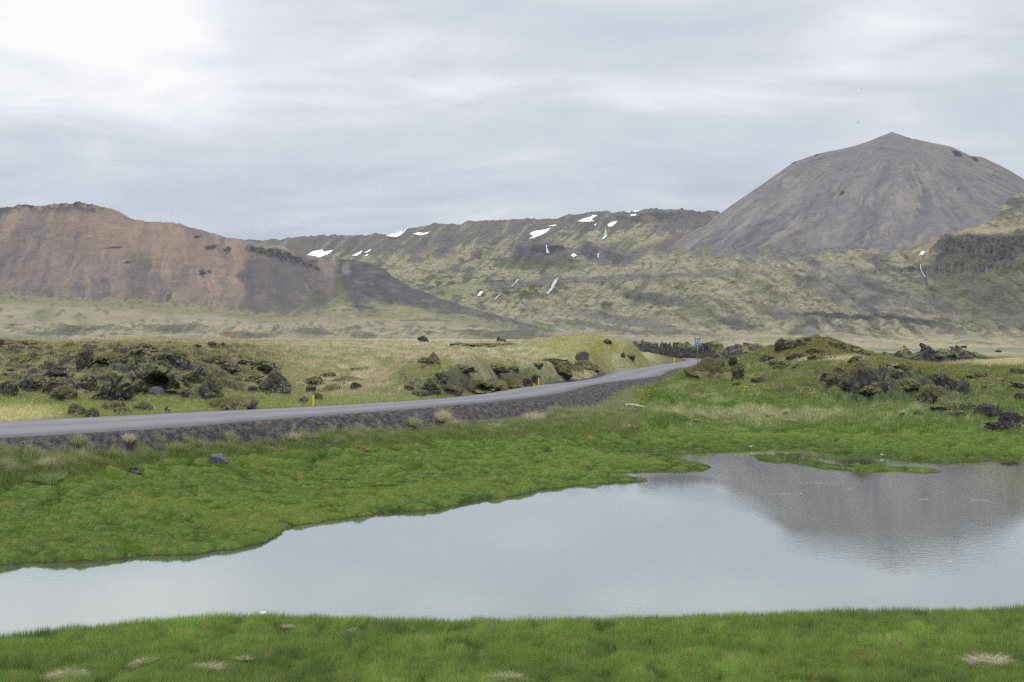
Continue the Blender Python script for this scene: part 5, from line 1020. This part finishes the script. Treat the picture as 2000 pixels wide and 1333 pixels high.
# ------------------------------------------------------------------ tussocks and mats of dead grass
def clump(px, py, w, h, label, cols, cat='tussock', group=None, n=None, lean=1.0, flat=False):
    X, D, z = hit(px, py); wm, hm_ = w / F * D, h / F * D; n = n or int(200 + w * h * (1.8 if flat else 1.3))
    a = rng.uniform(0, 2 * np.pi, n); rr_ = np.sqrt(rng.uniform(0, 1, n)); rr_ = rr_ * ((.45 + .75 * np.abs(fbm(np.cos(a) * 1.6 + px, np.sin(a) * 1.6 + py, 0, 3)) * 2.2) if flat else 1.0); k3 = rng.integers(0, 4, n); kx = rng.uniform(-.32, .32, 4)[k3]; kh = rng.uniform(.45, 1.1, 4)[k3]
    ox, oy = np.cos(a) * rr_ * wm * .5 * (1.0 if flat else .26) + (0 if flat else kx * wm), np.sin(a) * rr_ * wm * (.26 if flat else .25)
    P = np.stack([ox, oy, np.array(ground_z(X + ox, D + oy)) - z + (0.05 if flat else 0)], -1).astype(np.float32)
    hh = hm_ * (rng.uniform(.5, 1.15, n) if flat else rng.uniform(.25, 1.0, n) ** 1.3 * kh * 1.1) * (1 - .35 * rr_); t_ = rng.uniform(0, 1, n)
    col = mixn(np.broadcast_to(pal(*cols[0]), (n, 3)), pal(*cols[1]), t_) * rng.uniform(.6, 1.25, (n, 1)) * 1.4
    # blades fan outward from the crown
    V = np.empty((n, 3, 3), np.float32); az = rng.uniform(0, 2 * np.pi, n); w_ = (0.006 + .00028 * D) * rng.uniform(.6, 1.4, n); sx_, sy_ = np.cos(az) * w_ / 2, np.sin(az) * w_ / 2
    V[:, 0] = P - np.stack([sx_, sy_, 0.03 + 0 * w_], -1); V[:, 1] = P + np.stack([sx_, sy_, 0 * w_ - .03], -1)
    if flat: la = rng.uniform(0, 2 * np.pi, n); out_ = np.stack([np.cos(la) * hh * 3.2, np.sin(la) * hh * 2.4, hh * rng.uniform(.15, 1, n)], -1)
    else: out_ = np.stack([np.cos(a) * rr_ * hm_ * .75 * lean + .16 * hh, np.sin(a) * rr_ * hm_ * .6, hh], -1)
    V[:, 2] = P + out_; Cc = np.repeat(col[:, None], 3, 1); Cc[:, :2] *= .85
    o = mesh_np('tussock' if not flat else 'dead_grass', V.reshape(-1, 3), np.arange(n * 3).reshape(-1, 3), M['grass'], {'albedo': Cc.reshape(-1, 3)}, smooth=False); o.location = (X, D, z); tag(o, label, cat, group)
STR = ((202, 196, 172), (172, 166, 140)); MIX = ((178, 176, 148), (128, 142, 100)); GRN = ((120, 142, 86), (158, 164, 120))
for a in ((875, 824, 44, 26, 'broad straw tussock with a pale spike at its centre, at the gravel foot', STR), (966, 838, 38, 26, 'straw tussock with drooping blades standing alone at the gravel foot', STR), (1042, 826, 32, 28, 'upright straw tuft with a tall pale spike at the gravel foot', STR),
          (1086, 806, 38, 22, 'rounded grey-green tussock with a straw crown below the road', MIX), (1139, 807, 32, 16, 'smaller grey-green tussock furthest right along the gravel foot', MIX), (815, 832, 40, 20, 'ragged pale tussock just left of the broad straw one', MIX), (575, 858, 34, 22, 'wispy straw tuft above the rubble heap', STR),
          (254, 864, 22, 22, 'thin upright straw stems at the gravel edge, left part', STR), (90, 912, 34, 28, 'pale spiky tuft with arching blades in tall grass at left', STR), (90, 940, 70, 26, 'wide blue-green tussock under the pale spiky tuft', GRN), (345, 882, 44, 24, 'blue-green tussock with arching blades above the blue-grey boulder', GRN), (700, 840, 60, 18, 'long low pale tussock above the verge', MIX), (450, 858, 40, 18, 'faded grey-green tussock at the gravel edge', MIX), (160, 868, 46, 20, 'straw and green tussock at the gravel edge, far left', MIX),
          (1370, 812, 18, 14, 'leftmost straw tuft of the row in the bright grass', STR), (1440, 812, 20, 14, 'second straw tuft of the row in the bright grass', STR), (1500, 812, 22, 14, 'pair of straw plumes mid row in the bright grass', STR), (1530, 810, 16, 14, 'slim straw plume right of the paired plumes', STR), (1600, 806, 20, 12, 'rightmost straw tuft of the row in the bright grass', STR)):
    clump(*a)
for a in ((412, 1312, 70, 13, 'largest mat of dead straw in the near grass, left of centre', STR), (275, 1301, 44, 8, 'flat dead straw mat left of the largest one', STR), (1930, 1300, 56, 18, 'heap of dead straw in the near grass at right', STR), (985, 1328, 70, 9, 'dead straw mat at the bottom edge in the centre', STR), (130, 1326, 84, 12, 'dead straw mat at the bottom left corner', STR),
          (690, 1241, 40, 5, 'thin line of dead straw near the water edge', STR), (562, 1229, 20, 5, 'small dead straw wisp on the near bank top', STR), (478, 1293, 20, 8, 'small dead straw tuft above the largest mat', STR), (1540, 826, 46, 5, 'pale straw drift line on the far marsh', STR), (1362, 822, 26, 3, 'short pale straw drift on the far marsh below the sign', STR), (535, 905 - 25, 40, 5, 'tan straw scrap by the rubble heap', STR), (712, 880, 18, 5, 'orange-tan straw scrap lying on the marsh', ((206, 176, 120), (180, 160, 120)))):
    clump(*a, cat='dead grass', flat=True)

# ------------------------------------------------------------------ road furniture
def delineator(px, py, hpx, body, refl, label):
    X, D, z = hit(px, py); h = hpx / F * D; e = empty('delineator_post', (X, D, z), 0.25); tag(e, label, 'road post', 'marker posts along the road')
    bm = bmesh.new(); box(bm, (0, 0, h * .5 - .05), (0.15, 0.06, h + .1)); 
    for v in bm.verts:
        if v.co.z > h * .9: v.co.z -= 0.05 if v.co.y > 0 else 0.0
    bm_obj('post', bm, M[body], e, bevel=0.008)
    bm = bmesh.new(); box(bm, (0, -.034, h * .80), (0.12, 0.012, h * .10)); bm_obj('reflector', bm, M[refl], e)
    bm = bmesh.new(); box(bm, (0, 0, h + .012), (0.158, 0.068, 0.03)); bm_obj('cap', bm, M['post_cream'], e, bevel=0.006)
delineator(612, 795, 22.5, 'post_yellow', 'reflector', 'nearest yellow marker post, by the dark rocks left of centre')
delineator(1052, 757, 18, 'post_yellow', 'reflector', 'yellow marker post at the right end of the overgrown hump')
delineator(1317, 710.5, 11.5, 'post_yellow', 'reflector', 'farthest yellow marker post, at the foot of the green hill')
delineator(1206, 722, 15.5, 'post_cream', 'reflector_amber', 'cream marker post beyond the road below the green hill')
delineator(1352, 709.5, 7.5, 'post_cream', 'reflector_amber', 'small cream marker post on the road bend beside the speed sign')

X, D, z = hit(1362.5, 728); D0 = D
e = empty('speed_sign', (X, D, z), 0.0); tag(e, 'blue square speed sign reading 50 on a grey pole', 'road sign')
sc = D / F; ztop = CZ + (HOR - 661.0) * sc; zb_ = CZ + (HOR - 674.2) * sc; pw_ = 12.6 * sc; zc_ = (ztop + zb_) / 2 - z
bm = bmesh.new(); cyl(bm, (0, 0.035, (ztop - z) / 2 - .1), 0.042, ztop - z + .16, n=14); bm_obj('pole', bm, M['galvanised'], e, smooth=True)
bm = bmesh.new(); cyl(bm, (0, 0.035, 0.03), 0.11, 0.10, n=14); bm_obj('pole_foot', bm, M['galvanised'], e)
bm = bmesh.new(); box(bm, (0, -.02, zc_), (pw_, .03, ztop - zb_)); pan = bm_obj('panel', bm, M['sign_blue'], e, bevel=0.008)
bm = bmesh.new(); nseg = 64; R1, R2 = pw_ * .455, pw_ * .385; vs = []
for i in range(nseg):
    a = 2 * math.pi * i / nseg
    vs.append([bm.verts.new((math.cos(a) * rr_, yy, zc_ + math.sin(a) * rr_)) for rr_, yy in ((R1, -.041), (R2, -.041), (R1, -.034), (R2, -.034))])
for i in range(nseg):
    a, b = vs[i], vs[(i + 1) % nseg]
    bm.faces.new((a[0], b[0], b[1], a[1])); bm.faces.new((a[2], a[3], b[3], b[2])); bm.faces.new((a[0], a[2], b[2], b[0])); bm.faces.new((a[1], b[1], b[3], a[3]))
bm_obj('white_ring', bm, M['sign_white'], pan)
bm = bmesh.new(); tb = pw_ * .018
for (cx, cz2, sx_, sz_) in ((0, pw_ * .485, pw_ * .97, tb), (0, -pw_ * .485, pw_ * .97, tb), (pw_ * .485, 0, tb, pw_ * .94), (-pw_ * .485, 0, tb, pw_ * .94)): box(bm, (cx, -.037, zc_ + cz2 * (ztop - zb_) / pw_), (sx_, .006, sz_))
bm_obj('white_border', bm, M['sign_white'], pan)
fc = bpy.data.curves.new('number', 'FONT'); fc.body = '50'; fc.size = pw_ * .60; fc.align_x = 'CENTER'; fc.align_y = 'CENTER'; fc.extrude = .004; fc.offset = pw_ * .016
tmp_ = bpy.data.objects.new('number', fc); COL.objects.link(tmp_); bpy.context.view_layer.update(); me_ = bpy.data.meshes.new_from_object(tmp_.evaluated_get(bpy.context.evaluated_depsgraph_get())); bpy.data.objects.remove(tmp_); bpy.data.curves.remove(fc)
fo = bpy.data.objects.new('number', me_); COL.objects.link(fo); me_.materials.clear(); fo.parent = pan; fo.location = (0, -.042, zc_); fo.rotation_euler = (math.radians(90), 0, 0); fo.data.materials.append(M['sign_white'])
bm = bmesh.new()
for k in (-.25, .25): box(bm, (0, .03, zc_ + k * pw_), (pw_ * .5, .07, .03))
bm_obj('bracket', bm, M['galvanised'], e)

# driftwood log
X1, D1, z1 = hit(1222, 795); X2, D2, z2 = hit(1276, 799); a = Vector((X1, D1, z1 + .13)); b = Vector((X2, D1 - 1.1, float(ground_z(X2, D1 - 1.1)) + .10)); L_ = (b - a).length
bm = bmesh.new(); vs = cyl(bm, (L_ / 2, 0, 0), .125, L_, 'X', 14, .07)
bmesh.ops.subdivide_edges(bm, edges=[e_ for e_ in bm.edges if e_.calc_length() > L_ * .5], cuts=14)
for v in bm.verts: f_ = v.co.x / L_; v.co.z += .05 * math.sin(f_ * 5) ; v.co.y += .03 * math.sin(f_ * 9); k = 1 + .12 * math.sin(v.co.x * 9 + v.co.y * 40); v.co.y *= k
lg = bm_obj('driftwood_log', bm, M['driftwood'], None, smooth=True); lg.location = a; lg.rotation_euler = (b - a).to_track_quat('X', 'Z').to_euler(); tag(lg, 'bleached white driftwood log lying in the grass at the end of the gravel slope', 'log')

# ------------------------------------------------------------------ birds
def bird(loc, s, rz, bank, label, standing=False):
    e = empty('gull', loc, rz); tag(e, label, 'bird', None if standing else None)
    bm = bmesh.new(); bmesh.ops.create_uvsphere(bm, u_segments=16, v_segments=12, radius=1.0)
    for v in bm.verts:
        x, y, zz = v.co; k = 1.0 - .45 * max(0, -x) ** 1.5; v.co = Vector((x * .24 - (.05 if x < -.6 else 0), y * .075 * k, zz * .075 * k + (.03 * x if standing else 0)))
    bmesh.ops.transform(bm, matrix=__import__('mathutils').Matrix.Scale(s, 4), verts=bm.verts)
    hb = bmesh.ops.create_uvsphere(bm, u_segments=12, v_segments=8, radius=.055 * s)['verts']
    for v in hb: v.co += Vector((.235 * s, 0, (.07 if standing else .02) * s))
    for v in bmesh.ops.create_cone(bm, cap_ends=True, segments=8, radius1=.05 * s, radius2=.02 * s, depth=.16 * s)['verts']: v.co = Vector((-.27 * s + v.co.z, v.co.y * 1.3, v.co.x * .25))
    body = bm_obj('body', bm, M['feather_white' if standing else 'feather_grey'], e, smooth=True)
    bm = bmesh.new()
    for v in bmesh.ops.create_cone(bm, cap_ends=True, segments=8, radius1=.016 * s, radius2=.003 * s, depth=.07 * s)['verts']: v.co = Vector((.31 * s + v.co.z, v.co.y, v.co.x + (.065 if standing else .015) * s))
    bm_obj('bill', bm, M['bill_red'], e)
    for sg in (-1, 1):
        bm = bmesh.new()
        if standing: prof = [((.14, .06, .02), (.02, .085, .03), (-.2, .05, .01), (-.3, .015, .0))]
        rows = ([(.10, -.06, .06, .05), (.06, -.14, .085, .035), (-.06, -.26, .06, .01), (-.30, -.32, .02, .0)] if standing else [(.08, -.08, .05, .03), (.10, -.06, .25, .10), (.05, -.07, .45, .08), (-.06, -.10, .62, .02)])
        up_, dn_ = [], []
        for (x0, x1, y, zz) in rows:
            up_.append([bm.verts.new((x0 * s, sg * y * s, (zz + .008) * s)), bm.verts.new((x1 * s, sg * y * s, (zz + .004) * s))]); dn_.append([bm.verts.new((x0 * s, sg * y * s, (zz - .006) * s)), bm.verts.new((x1 * s, sg * y * s, (zz - .003) * s))])
        for i in range(3):
            bm.faces.new((up_[i][0], up_[i + 1][0], up_[i + 1][1], up_[i][1])); bm.faces.new((dn_[i][0], dn_[i][1], dn_[i + 1][1], dn_[i + 1][0]))
            for q_ in (0, 1): bm.faces.new((up_[i][q_], dn_[i][q_], dn_[i + 1][q_], up_[i + 1][q_]))
        bm_obj('wing', bm, M['feather_grey'], e, smooth=True)
        if standing:
            bm = bmesh.new(); cyl(bm, (0, sg * .03 * s, -.12 * s), .008 * s, .14 * s, n=6); box(bm, (.02 * s, sg * .03 * s, -.188 * s), (.06 * s, .03 * s, .008 * s)); bm_obj('leg', bm, M['bill_red'], e)
    e.rotation_euler = (bank, 0, rz)
for px, py, D, rz, bk, lb in ((1683, 173, 190, 2.6, -.5, 'upper of the two small birds gliding in the sky left of the cone'), (1677, 239, 190, 2.5, -.75, 'lower of the two small birds, banking steeply, in the sky left of the cone')):
    bird(((px - 1000) / F * D, D, CZ + (HOR - py) / F * D), .5, rz, bk, lb)
for px, py, rz, lb in ((1466, 877, 0.2, 'small white bird standing on the far marsh edge left of the inlet'), (1724, 893, 3.0, 'small white bird standing on the marsh edge right of the inlet')):
    X, D, z = hit(px, py); s_ = .46; bird((X, D, z + .19 * s_ + .06), s_, rz, 0, lb, True)
X, D, z = hit(513, 1213); V, Fc = ico(4); q_ = V * (1 + .5 * fbm(V[:, 0] * 2.2, V[:, 1] * 2.2, V[:, 2] * 2.2, 4))[:, None] * np.array([.075, .05, .04]); o = mesh_np('wool_tuft', q_, Fc, M['feather_white']); o.location = (X, D, z + .17); tag(o, 'clump of white wool caught in the grass on the near bank', 'wool')

# ------------------------------------------------------------------ far off: snow, falls, tracks, machines, poles
def drape_poly(name, S, poly, mat, lift, step=0.7, label=None, cat=None, group=None, up=0.0):
    poly = np.array(poly, float); x0, y0 = poly.min(0); x1, y1 = poly.max(0); nx = max(int((x1 - x0) / step) + 2, 4); ny = max(int((y1 - y0) / (step * .6)) + 2, 4)
    xs = np.linspace(x0, x1, nx); ys = np.linspace(y0, y1, ny); gx_, gy_ = np.meshgrid(xs, ys); s_ = sdf(poly, gx_.astype(np.float32), gy_.astype(np.float32)) + fbm(gx_ * .35, gy_ * .6, 3, 2) * .5
    P = np.empty((ny, nx, 3)); 
    for i in range(ny):
        for j in range(nx): P[i, j] = shit(S, xs[j], ys[i])
    P[:, :, 2] += lift * np.clip(s_ * .7 + .3, -.5, 1); P[:, :, 1] -= lift * .3
    keep = (s_ > -.25); fs = grid_faces(ny, nx); fs = fs[keep.ravel()[fs].all(1)]
    dd = P[:, :, 1].ravel()[fs]; fs = fs[np.ptp(dd, axis=1) < 140]
    if len(fs) == 0: return
    used = np.unique(fs); mp_ = np.full(ny * nx, -1); mp_[used] = np.arange(len(used)); V = P.reshape(-1, 3)[used]; c_ = V.mean(0)
    o = mesh_np(name, V - c_, mp_[fs][:, ::-1], mat); o.location = c_; tag(o, label, cat, group); return o
SNOW = [([(600, 499), (612, 492), (630, 489), (634, 493), (652, 489), (645, 496), (630, 502), (622, 505), (612, 503)], 'largest snow patch on the left, just behind the end of the red mountain'),
 ([(754, 462), (770, 456), (785, 451), (798, 445), (794, 450), (784, 460), (775, 464), (757, 463)], 'wedge of snow lying against the skyline step'), ([(686, 501), (697, 496), (709, 490), (705, 496), (697, 501)], 'streak of snow right of the largest left patch'),
 ([(712, 495), (724, 488), (725, 490), (716, 495)], 'upper of two tiny snow slivers right of the snow streak'), ([(712, 501), (720, 497), (718, 501)], 'lower of two tiny snow slivers right of the snow streak'), ([(807, 458), (817, 455), (830, 456), (842, 453), (834, 458), (822, 461)], 'flat snow patch just right of the skyline step'),
 ([(1034, 457), (1045, 452), (1060, 450), (1076, 446), (1069, 454), (1055, 462), (1043, 466), (1032, 467), (1041, 463)], 'broad slanting snow patch in the middle of the range'), ([(932, 580), (937, 573), (944, 572), (939, 579)], 'small triangular snow patch low in the valley'), ([(1067, 443), (1085, 439.5), (1086, 442)], 'thin snow strip above the broad slanting patch'),
 ([(1127, 433), (1140, 428), (1152, 425), (1158, 421), (1168, 421), (1160, 426), (1155, 430), (1161, 433), (1140, 434)], 'large snow patch below the skyline right of centre'), ([(1186, 440), (1195, 434.5), (1206, 432.5), (1203, 438), (1195, 444), (1188, 444)], 'rounded snow patch right of the large skyline patch'), ([(1115, 500), (1121, 496.5), (1127, 501), (1121, 504)], 'small snow patch beside the dark waterfall gorge'),
 ([(1230, 420), (1243, 418.5), (1242, 422), (1232, 423)], 'lower bright snow spot under the right end of the skyline'), ([(1236, 413.5), (1247, 411), (1248, 414), (1240, 414.5)], 'snow spot touching the right end of the skyline'), ([(1222, 415), (1232, 412.5), (1230, 416)], 'snow spot left of the one touching the skyline'),
 ([(1175, 469), (1180, 462), (1186, 460), (1184, 465), (1178, 468)], 'snow scrap below the rounded patch, at the thread fall'), ([(1159, 441), (1166, 437), (1164, 441)], 'tiny snow scrap left of the rounded patch'), ([(1345, 467), (1354, 461), (1356, 463), (1349, 468)], 'snow sliver at the left foot of the grey cone'), ([(1794, 501), (1800, 493), (1807, 494), (1803, 499)], 'snow bit in the gully at the right foot of the grey cone')]
for pl_, lb in SNOW: drape_poly('snow_patch', SB, pl_, M['snow'], 4.0, .7, lb, 'snow', 'snow patches on the hills')
def ribbon(name, S, pts, w, mat, lift, n=40):
    pts = np.array(pts, float); t = np.linspace(0, len(pts) - 1, n); xs = np.interp(t, np.arange(len(pts)), pts[:, 0]); ys = np.interp(t, np.arange(len(pts)), pts[:, 1]); ws = np.interp(t, np.arange(len(pts)), w)
    C_ = np.array([shit(S, a, b) for a, b in zip(xs, ys)]); k = np.arange(n); T = np.gradient(C_, axis=0); T[:, 2] = 0; T /= np.linalg.norm(T, axis=1)[:, None] + 1e-9; Nn = np.stack([T[:, 1], -T[:, 0], 0 * T[:, 0]], 1)
    return C_, Nn, ws
FALLS = [([(1090, 544), (1086, 548), (1082, 556), (1079, 563), (1074, 570), (1068, 576)], [2, 5, 7.5, 7, 5, 3], 'widest waterfall, pouring over the scarp right of centre'), ([(1012, 547), (1008, 553), (1003, 558), (999, 562)], [2, 3.5, 3, 2], 'narrow waterfall left of the widest one'), ([(980, 574), (974, 579), (969, 584), (965, 588)], [1.5, 2.5, 2.5, 2], 'lower cascade down-left of the narrow waterfall'),
         ([(1067, 479), (1068, 487), (1069, 492), (1071, 496)], [2, 2.5, 5, 5], 'thin fall dropping into the dark gorge below the broad snow patch'), ([(1183, 449), (1182, 455), (1182, 461)], [2, 2.5, 2], 'thread-like fall under the rounded snow patch'), ([(1173, 492), (1168, 497), (1168, 501), (1169, 505)], [1.5, 3, 3, 2], 'little fall at the head of the right-hand grey gully'), ([(1796, 518), (1797, 526), (1800, 534), (1805, 543)], [1, 1.3, 1, 1], 'faint fall over the cliff at the right foot of the grey cone')]
for pts, w, lb in FALLS:
    pts = np.array(pts, float); n = 26; t = np.linspace(0, len(pts) - 1, n); xs = np.interp(t, np.arange(len(pts)), pts[:, 0]); ys = np.interp(t, np.arange(len(pts)), pts[:, 1]); ws = np.interp(t, np.arange(len(pts)), w)
    V = []
    for a, b, ww, i in zip(xs, ys, ws, range(n)):
        p_ = np.array(shit(SB, a + .3 * math.sin(i * .9), b)); hw = ww * .5 * (1 + .3 * math.sin(i * .8 + a)) * p_[1] / 2000.0
        for s_, yo in ((-1, -3), (-.4, -6), (.3, -5), (1, -3)): V.append((p_[0] + s_ * hw, p_[1] + yo, p_[2] + 1.0))
    V = np.array(V); c_ = V.mean(0); o = mesh_np('waterfall', V - c_, grid_faces(n, 4), M['white_water']); o.location = c_; tag(o, lb, 'waterfall', 'waterfalls on the valley side')
# far roads
def sheet_z(S, X, Y):
    px = 1000 + F * X / Y; c = np.clip(np.interp(px, S['px'], np.arange(len(S['px']))), 0, len(S['px']) - 1); j = int(round(c)); d = S['D'][:, j]; o_ = np.argsort(d); return float(np.interp(Y, d[o_], S['Z'][o_, j]))
def far_road(pts, w, lift=1.2):
    pts = np.array(pts, float); n = 90; t = np.linspace(0, len(pts) - 1, n); xs = np.interp(t, np.arange(len(pts)), pts[:, 0]); ys = np.interp(t, np.arange(len(pts)), pts[:, 1]); C_ = np.array([shit(SB, a, b) for a, b in zip(xs, ys)])
    C_ = np.stack([gsm(C_[:, k], 4, 0) for k in range(3)], 1); C_ = C_[10:-10]; n = len(C_); T = np.gradient(C_[:, :2], axis=0); T /= np.linalg.norm(T, axis=1)[:, None] + 1e-9; V = []
    for p_, t_ in zip(C_, T):
        for s_ in (-1, -.5, .5, 1): V.append((p_[0] + t_[1] * s_ * w / 2, p_[1] - t_[0] * s_ * w / 2, sheet_z(SB, p_[0] + t_[1] * s_ * w / 2, p_[1] - t_[0] * s_ * w / 2) + 1.0))
    o = mesh_np('road', np.array(V), grid_faces(n, 4)[:, ::-1], M['road'], {'lane': np.zeros(len(V))}); tag(o, kind='structure')

def wheels(e, xs, y, r, w=.3):
    for x in xs:
        for s_ in (-1, 1):
            bm = bmesh.new(); cyl(bm, (x, s_ * y, r), r, w, 'Y', 18); bm_obj('wheel', bm, M['dark_metal'], e, smooth=False)
def car(px, py, mat, label, rz=0.0, S=None, s=1.0, cat='car'):
    X, D, z = shit(SB, px, py); e = empty('parked_car', (X, D, z), rz); tag(e, label, cat)
    bm = bmesh.new(); box(bm, (0, 0, .75 * s), (4.6 * s, 1.85 * s, .8 * s), .95); bm_obj('body', bm, M[mat], e, bevel=.08)
    bm = bmesh.new(); box(bm, (-.3 * s, 0, 1.48 * s), (2.9 * s, 1.65 * s, .66 * s), .78); cb_ = bm_obj('cabin', bm, M['glass_dark'], e, bevel=.05)
    bm = bmesh.new(); box(bm, (-.3 * s, 0, 1.83 * s), (2.3 * s, 1.35 * s, .06 * s)); bm_obj('roof', bm, M[mat], e)
    wheels(e, (-1.4 * s, 1.4 * s), .86 * s, .36 * s, .22 * s)
def truck(px, py, bodymat, cabmat, label, s=1.0, rz=0.0, boxh=2.2):
    X, D, z = shit(SB, px, py); e = empty('truck', (X, D, z), rz); tag(e, label, 'truck')
    bm = bmesh.new(); box(bm, (0, 0, .85 * s), (7.6 * s, 2.0 * s, .35 * s)); bm_obj('chassis', bm, M['dark_metal'], e)
    bm = bmesh.new(); box(bm, (1.1 * s, 0, (1.05 + boxh / 2) * s), (5.3 * s, 2.4 * s, boxh * s)); bm_obj('cargo_box', bm, M[bodymat], e, bevel=.05)
    bm = bmesh.new(); box(bm, (-2.75 * s, 0, 1.95 * s), (1.9 * s, 2.3 * s, 1.8 * s), .92); cb_ = bm_obj('cab', bm, M[cabmat], e, bevel=.08)
    bm = bmesh.new(); box(bm, (-2.9 * s, 0, 2.3 * s), (1.72 * s, 2.34 * s, .6 * s)); bm_obj('window', bm, M['glass_dark'], cb_)
    wheels(e, (-2.6 * s, 1.6 * s, 2.9 * s), 1.0 * s, .5 * s)
def digger(px, py, mat, label, s=1.0, rz=0.0):
    X, D, z = shit(SB, px, py); e = empty('excavator', (X, D, z), rz); tag(e, label, 'excavator')
    for sg in (-1, 1):
        bm = bmesh.new(); box(bm, (0, sg * 1.0 * s, .45 * s), (3.6 * s, .55 * s, .9 * s)); bm_obj('track', bm, M['dark_metal'], e, bevel=.2 * s)
    bm = bmesh.new(); box(bm, (.5 * s, 0, 1.5 * s), (3.2 * s, 2.4 * s, 1.1 * s)); bm_obj('body', bm, M[mat], e, bevel=.12)
    bm = bmesh.new(); box(bm, (-.4 * s, .6 * s, 2.5 * s), (1.5 * s, 1.1 * s, 1.6 * s), .88); bm_obj('cab', bm, M['glass_dark'], e, bevel=.08)
    def bar(nm, p, q, w):
        bm = bmesh.new(); d_ = Vector(q) - Vector(p); box(bm, (0, 0, d_.length / 2), (w, w, d_.length)); o = bm_obj(nm, bm, M[mat], e, bevel=.04); o.location = p; o.rotation_euler = d_.to_track_quat('Z', 'Y').to_euler()
    bar('boom', (-1.0 * s, -.4 * s, 1.6 * s), (-3.6 * s, -.4 * s, 2.9 * s), .5 * s); bar('arm', (-3.6 * s, -.4 * s, 2.9 * s), (-5.0 * s, -.4 * s, .8 * s), .4 * s)
    bm = bmesh.new(); box(bm, (-5.0 * s, -.4 * s, .6 * s), (.9 * s, 1.2 * s, .8 * s), .8); bm_obj('bucket', bm, M['dark_metal'], e, bevel=.08)
digger(1767, 680.8, 'machine_yellow', 'orange excavator working on the far plain behind the lava heap', 1.0, .1)
digger(1803, 680.8, 'machine_red', 'small red digger right of the orange excavator', .62, 1.2)
X, D, z = shit(SB, 1858.5, 681); e = empty('shipping_container', (X, D, z), .1); tag(e, 'bright blue container on the far plain', 'container')
s_ = D / 2000.0
bm = bmesh.new(); box(bm, (0, 0, 1.9 * s_), (6.6 * s_, 2.6, 3.4 * s_)); bm_obj('shell', bm, M['container_blue'], e, bevel=.05)
bm = bmesh.new()
for k in np.linspace(-3.0, 3.0, 14): box(bm, (k * s_, -1.33, 1.9 * s_), (.2 * s_, .06, 3.0 * s_))
bm_obj('ribs', bm, M['container_blue'], e); bm = bmesh.new(); box(bm, (0, 0, .1 * s_), (6.7 * s_, 2.65, .2 * s_)); bm_obj('base_rail', bm, M['dark_metal'], e)
truck(1882, 680.6, 'truck_blue', 'container_blue', 'dark blue truck right of the blue container on the far plain', .93, .05)
car(1775, 686.8, 'car_white', 'white car on the far road below the orange excavator', .1)
car(1950, 689, 'dark_metal', 'dark car on the far plain near the right edge', .2)
car(200, 662, 'car_white', 'pale car just showing over the crest at far left', .05, s=.8)
# roadworks triangle
X, D, z = shit(SB, 441, 656.5); e = empty('warning_sign', (X, D, z), 0.1); tag(e, 'small orange triangular warning sign on the heath at left', 'road sign'); s_ = D / 2000.0
bm = bmesh.new(); q_ = [(-3.4, 3.2), (3.4, 3.2), (0, 10.5)]; va = [bm.verts.new((x * s_, -.06, y * s_)) for x, y in q_]; vb = [bm.verts.new((x * s_, .06, y * s_)) for x, y in q_]; bm.faces.new(va); bm.faces.new(vb[::-1])
for i in range(3): j = (i + 1) % 3; bm.faces.new((va[i], vb[i], vb[j], va[j]))
pan = bm_obj('panel', bm, M['sign_orange'], e); bm = bmesh.new(); box(bm, (0, -.1, 5.6 * s_), (1.6 * s_, .04, 2.6 * s_)); bm_obj('symbol', bm, M['machine_yellow'], pan)
for sg in (-1, 1):
    bm = bmesh.new(); box(bm, (sg * 2.2 * s_, 0, 1.5 * s_), (.35 * s_, .1, 3.4 * s_)); bm_obj('leg', bm, M['dark_metal'], e)
for px, py, hpx, lb in ((1411, 667.5, 9.5, 'wooden power pole left of the steep green hill'), (1643, 671.5, 9.5, 'wooden power pole just right of the steep green hill'), (1937, 673.5, 9, 'wooden power pole on the plain near the right edge')):
    X, D, z = shit(SB, px, py); h = hpx / F * D; e = empty('power_pole', (X, D, z), .4); tag(e, lb, 'power pole', 'power poles across the far plain')
    bm = bmesh.new(); cyl(bm, (0, 0, h / 2 - .3), .2, h + .6, n=10, r2=.13); bm_obj('pole', bm, M['pole_wood'], e, smooth=True)
    bm = bmesh.new(); box(bm, (0, 0, h * .90), (2.4, .14, .16)); bm_obj('crossarm', bm, M['pole_wood'], e)
    for k in (-1.0, 0, 1.0):
        bm = bmesh.new(); cyl(bm, (k, 0, h * .90 + .2), .06, .24, n=8); bm_obj('insulator', bm, M['galvanised'], e)
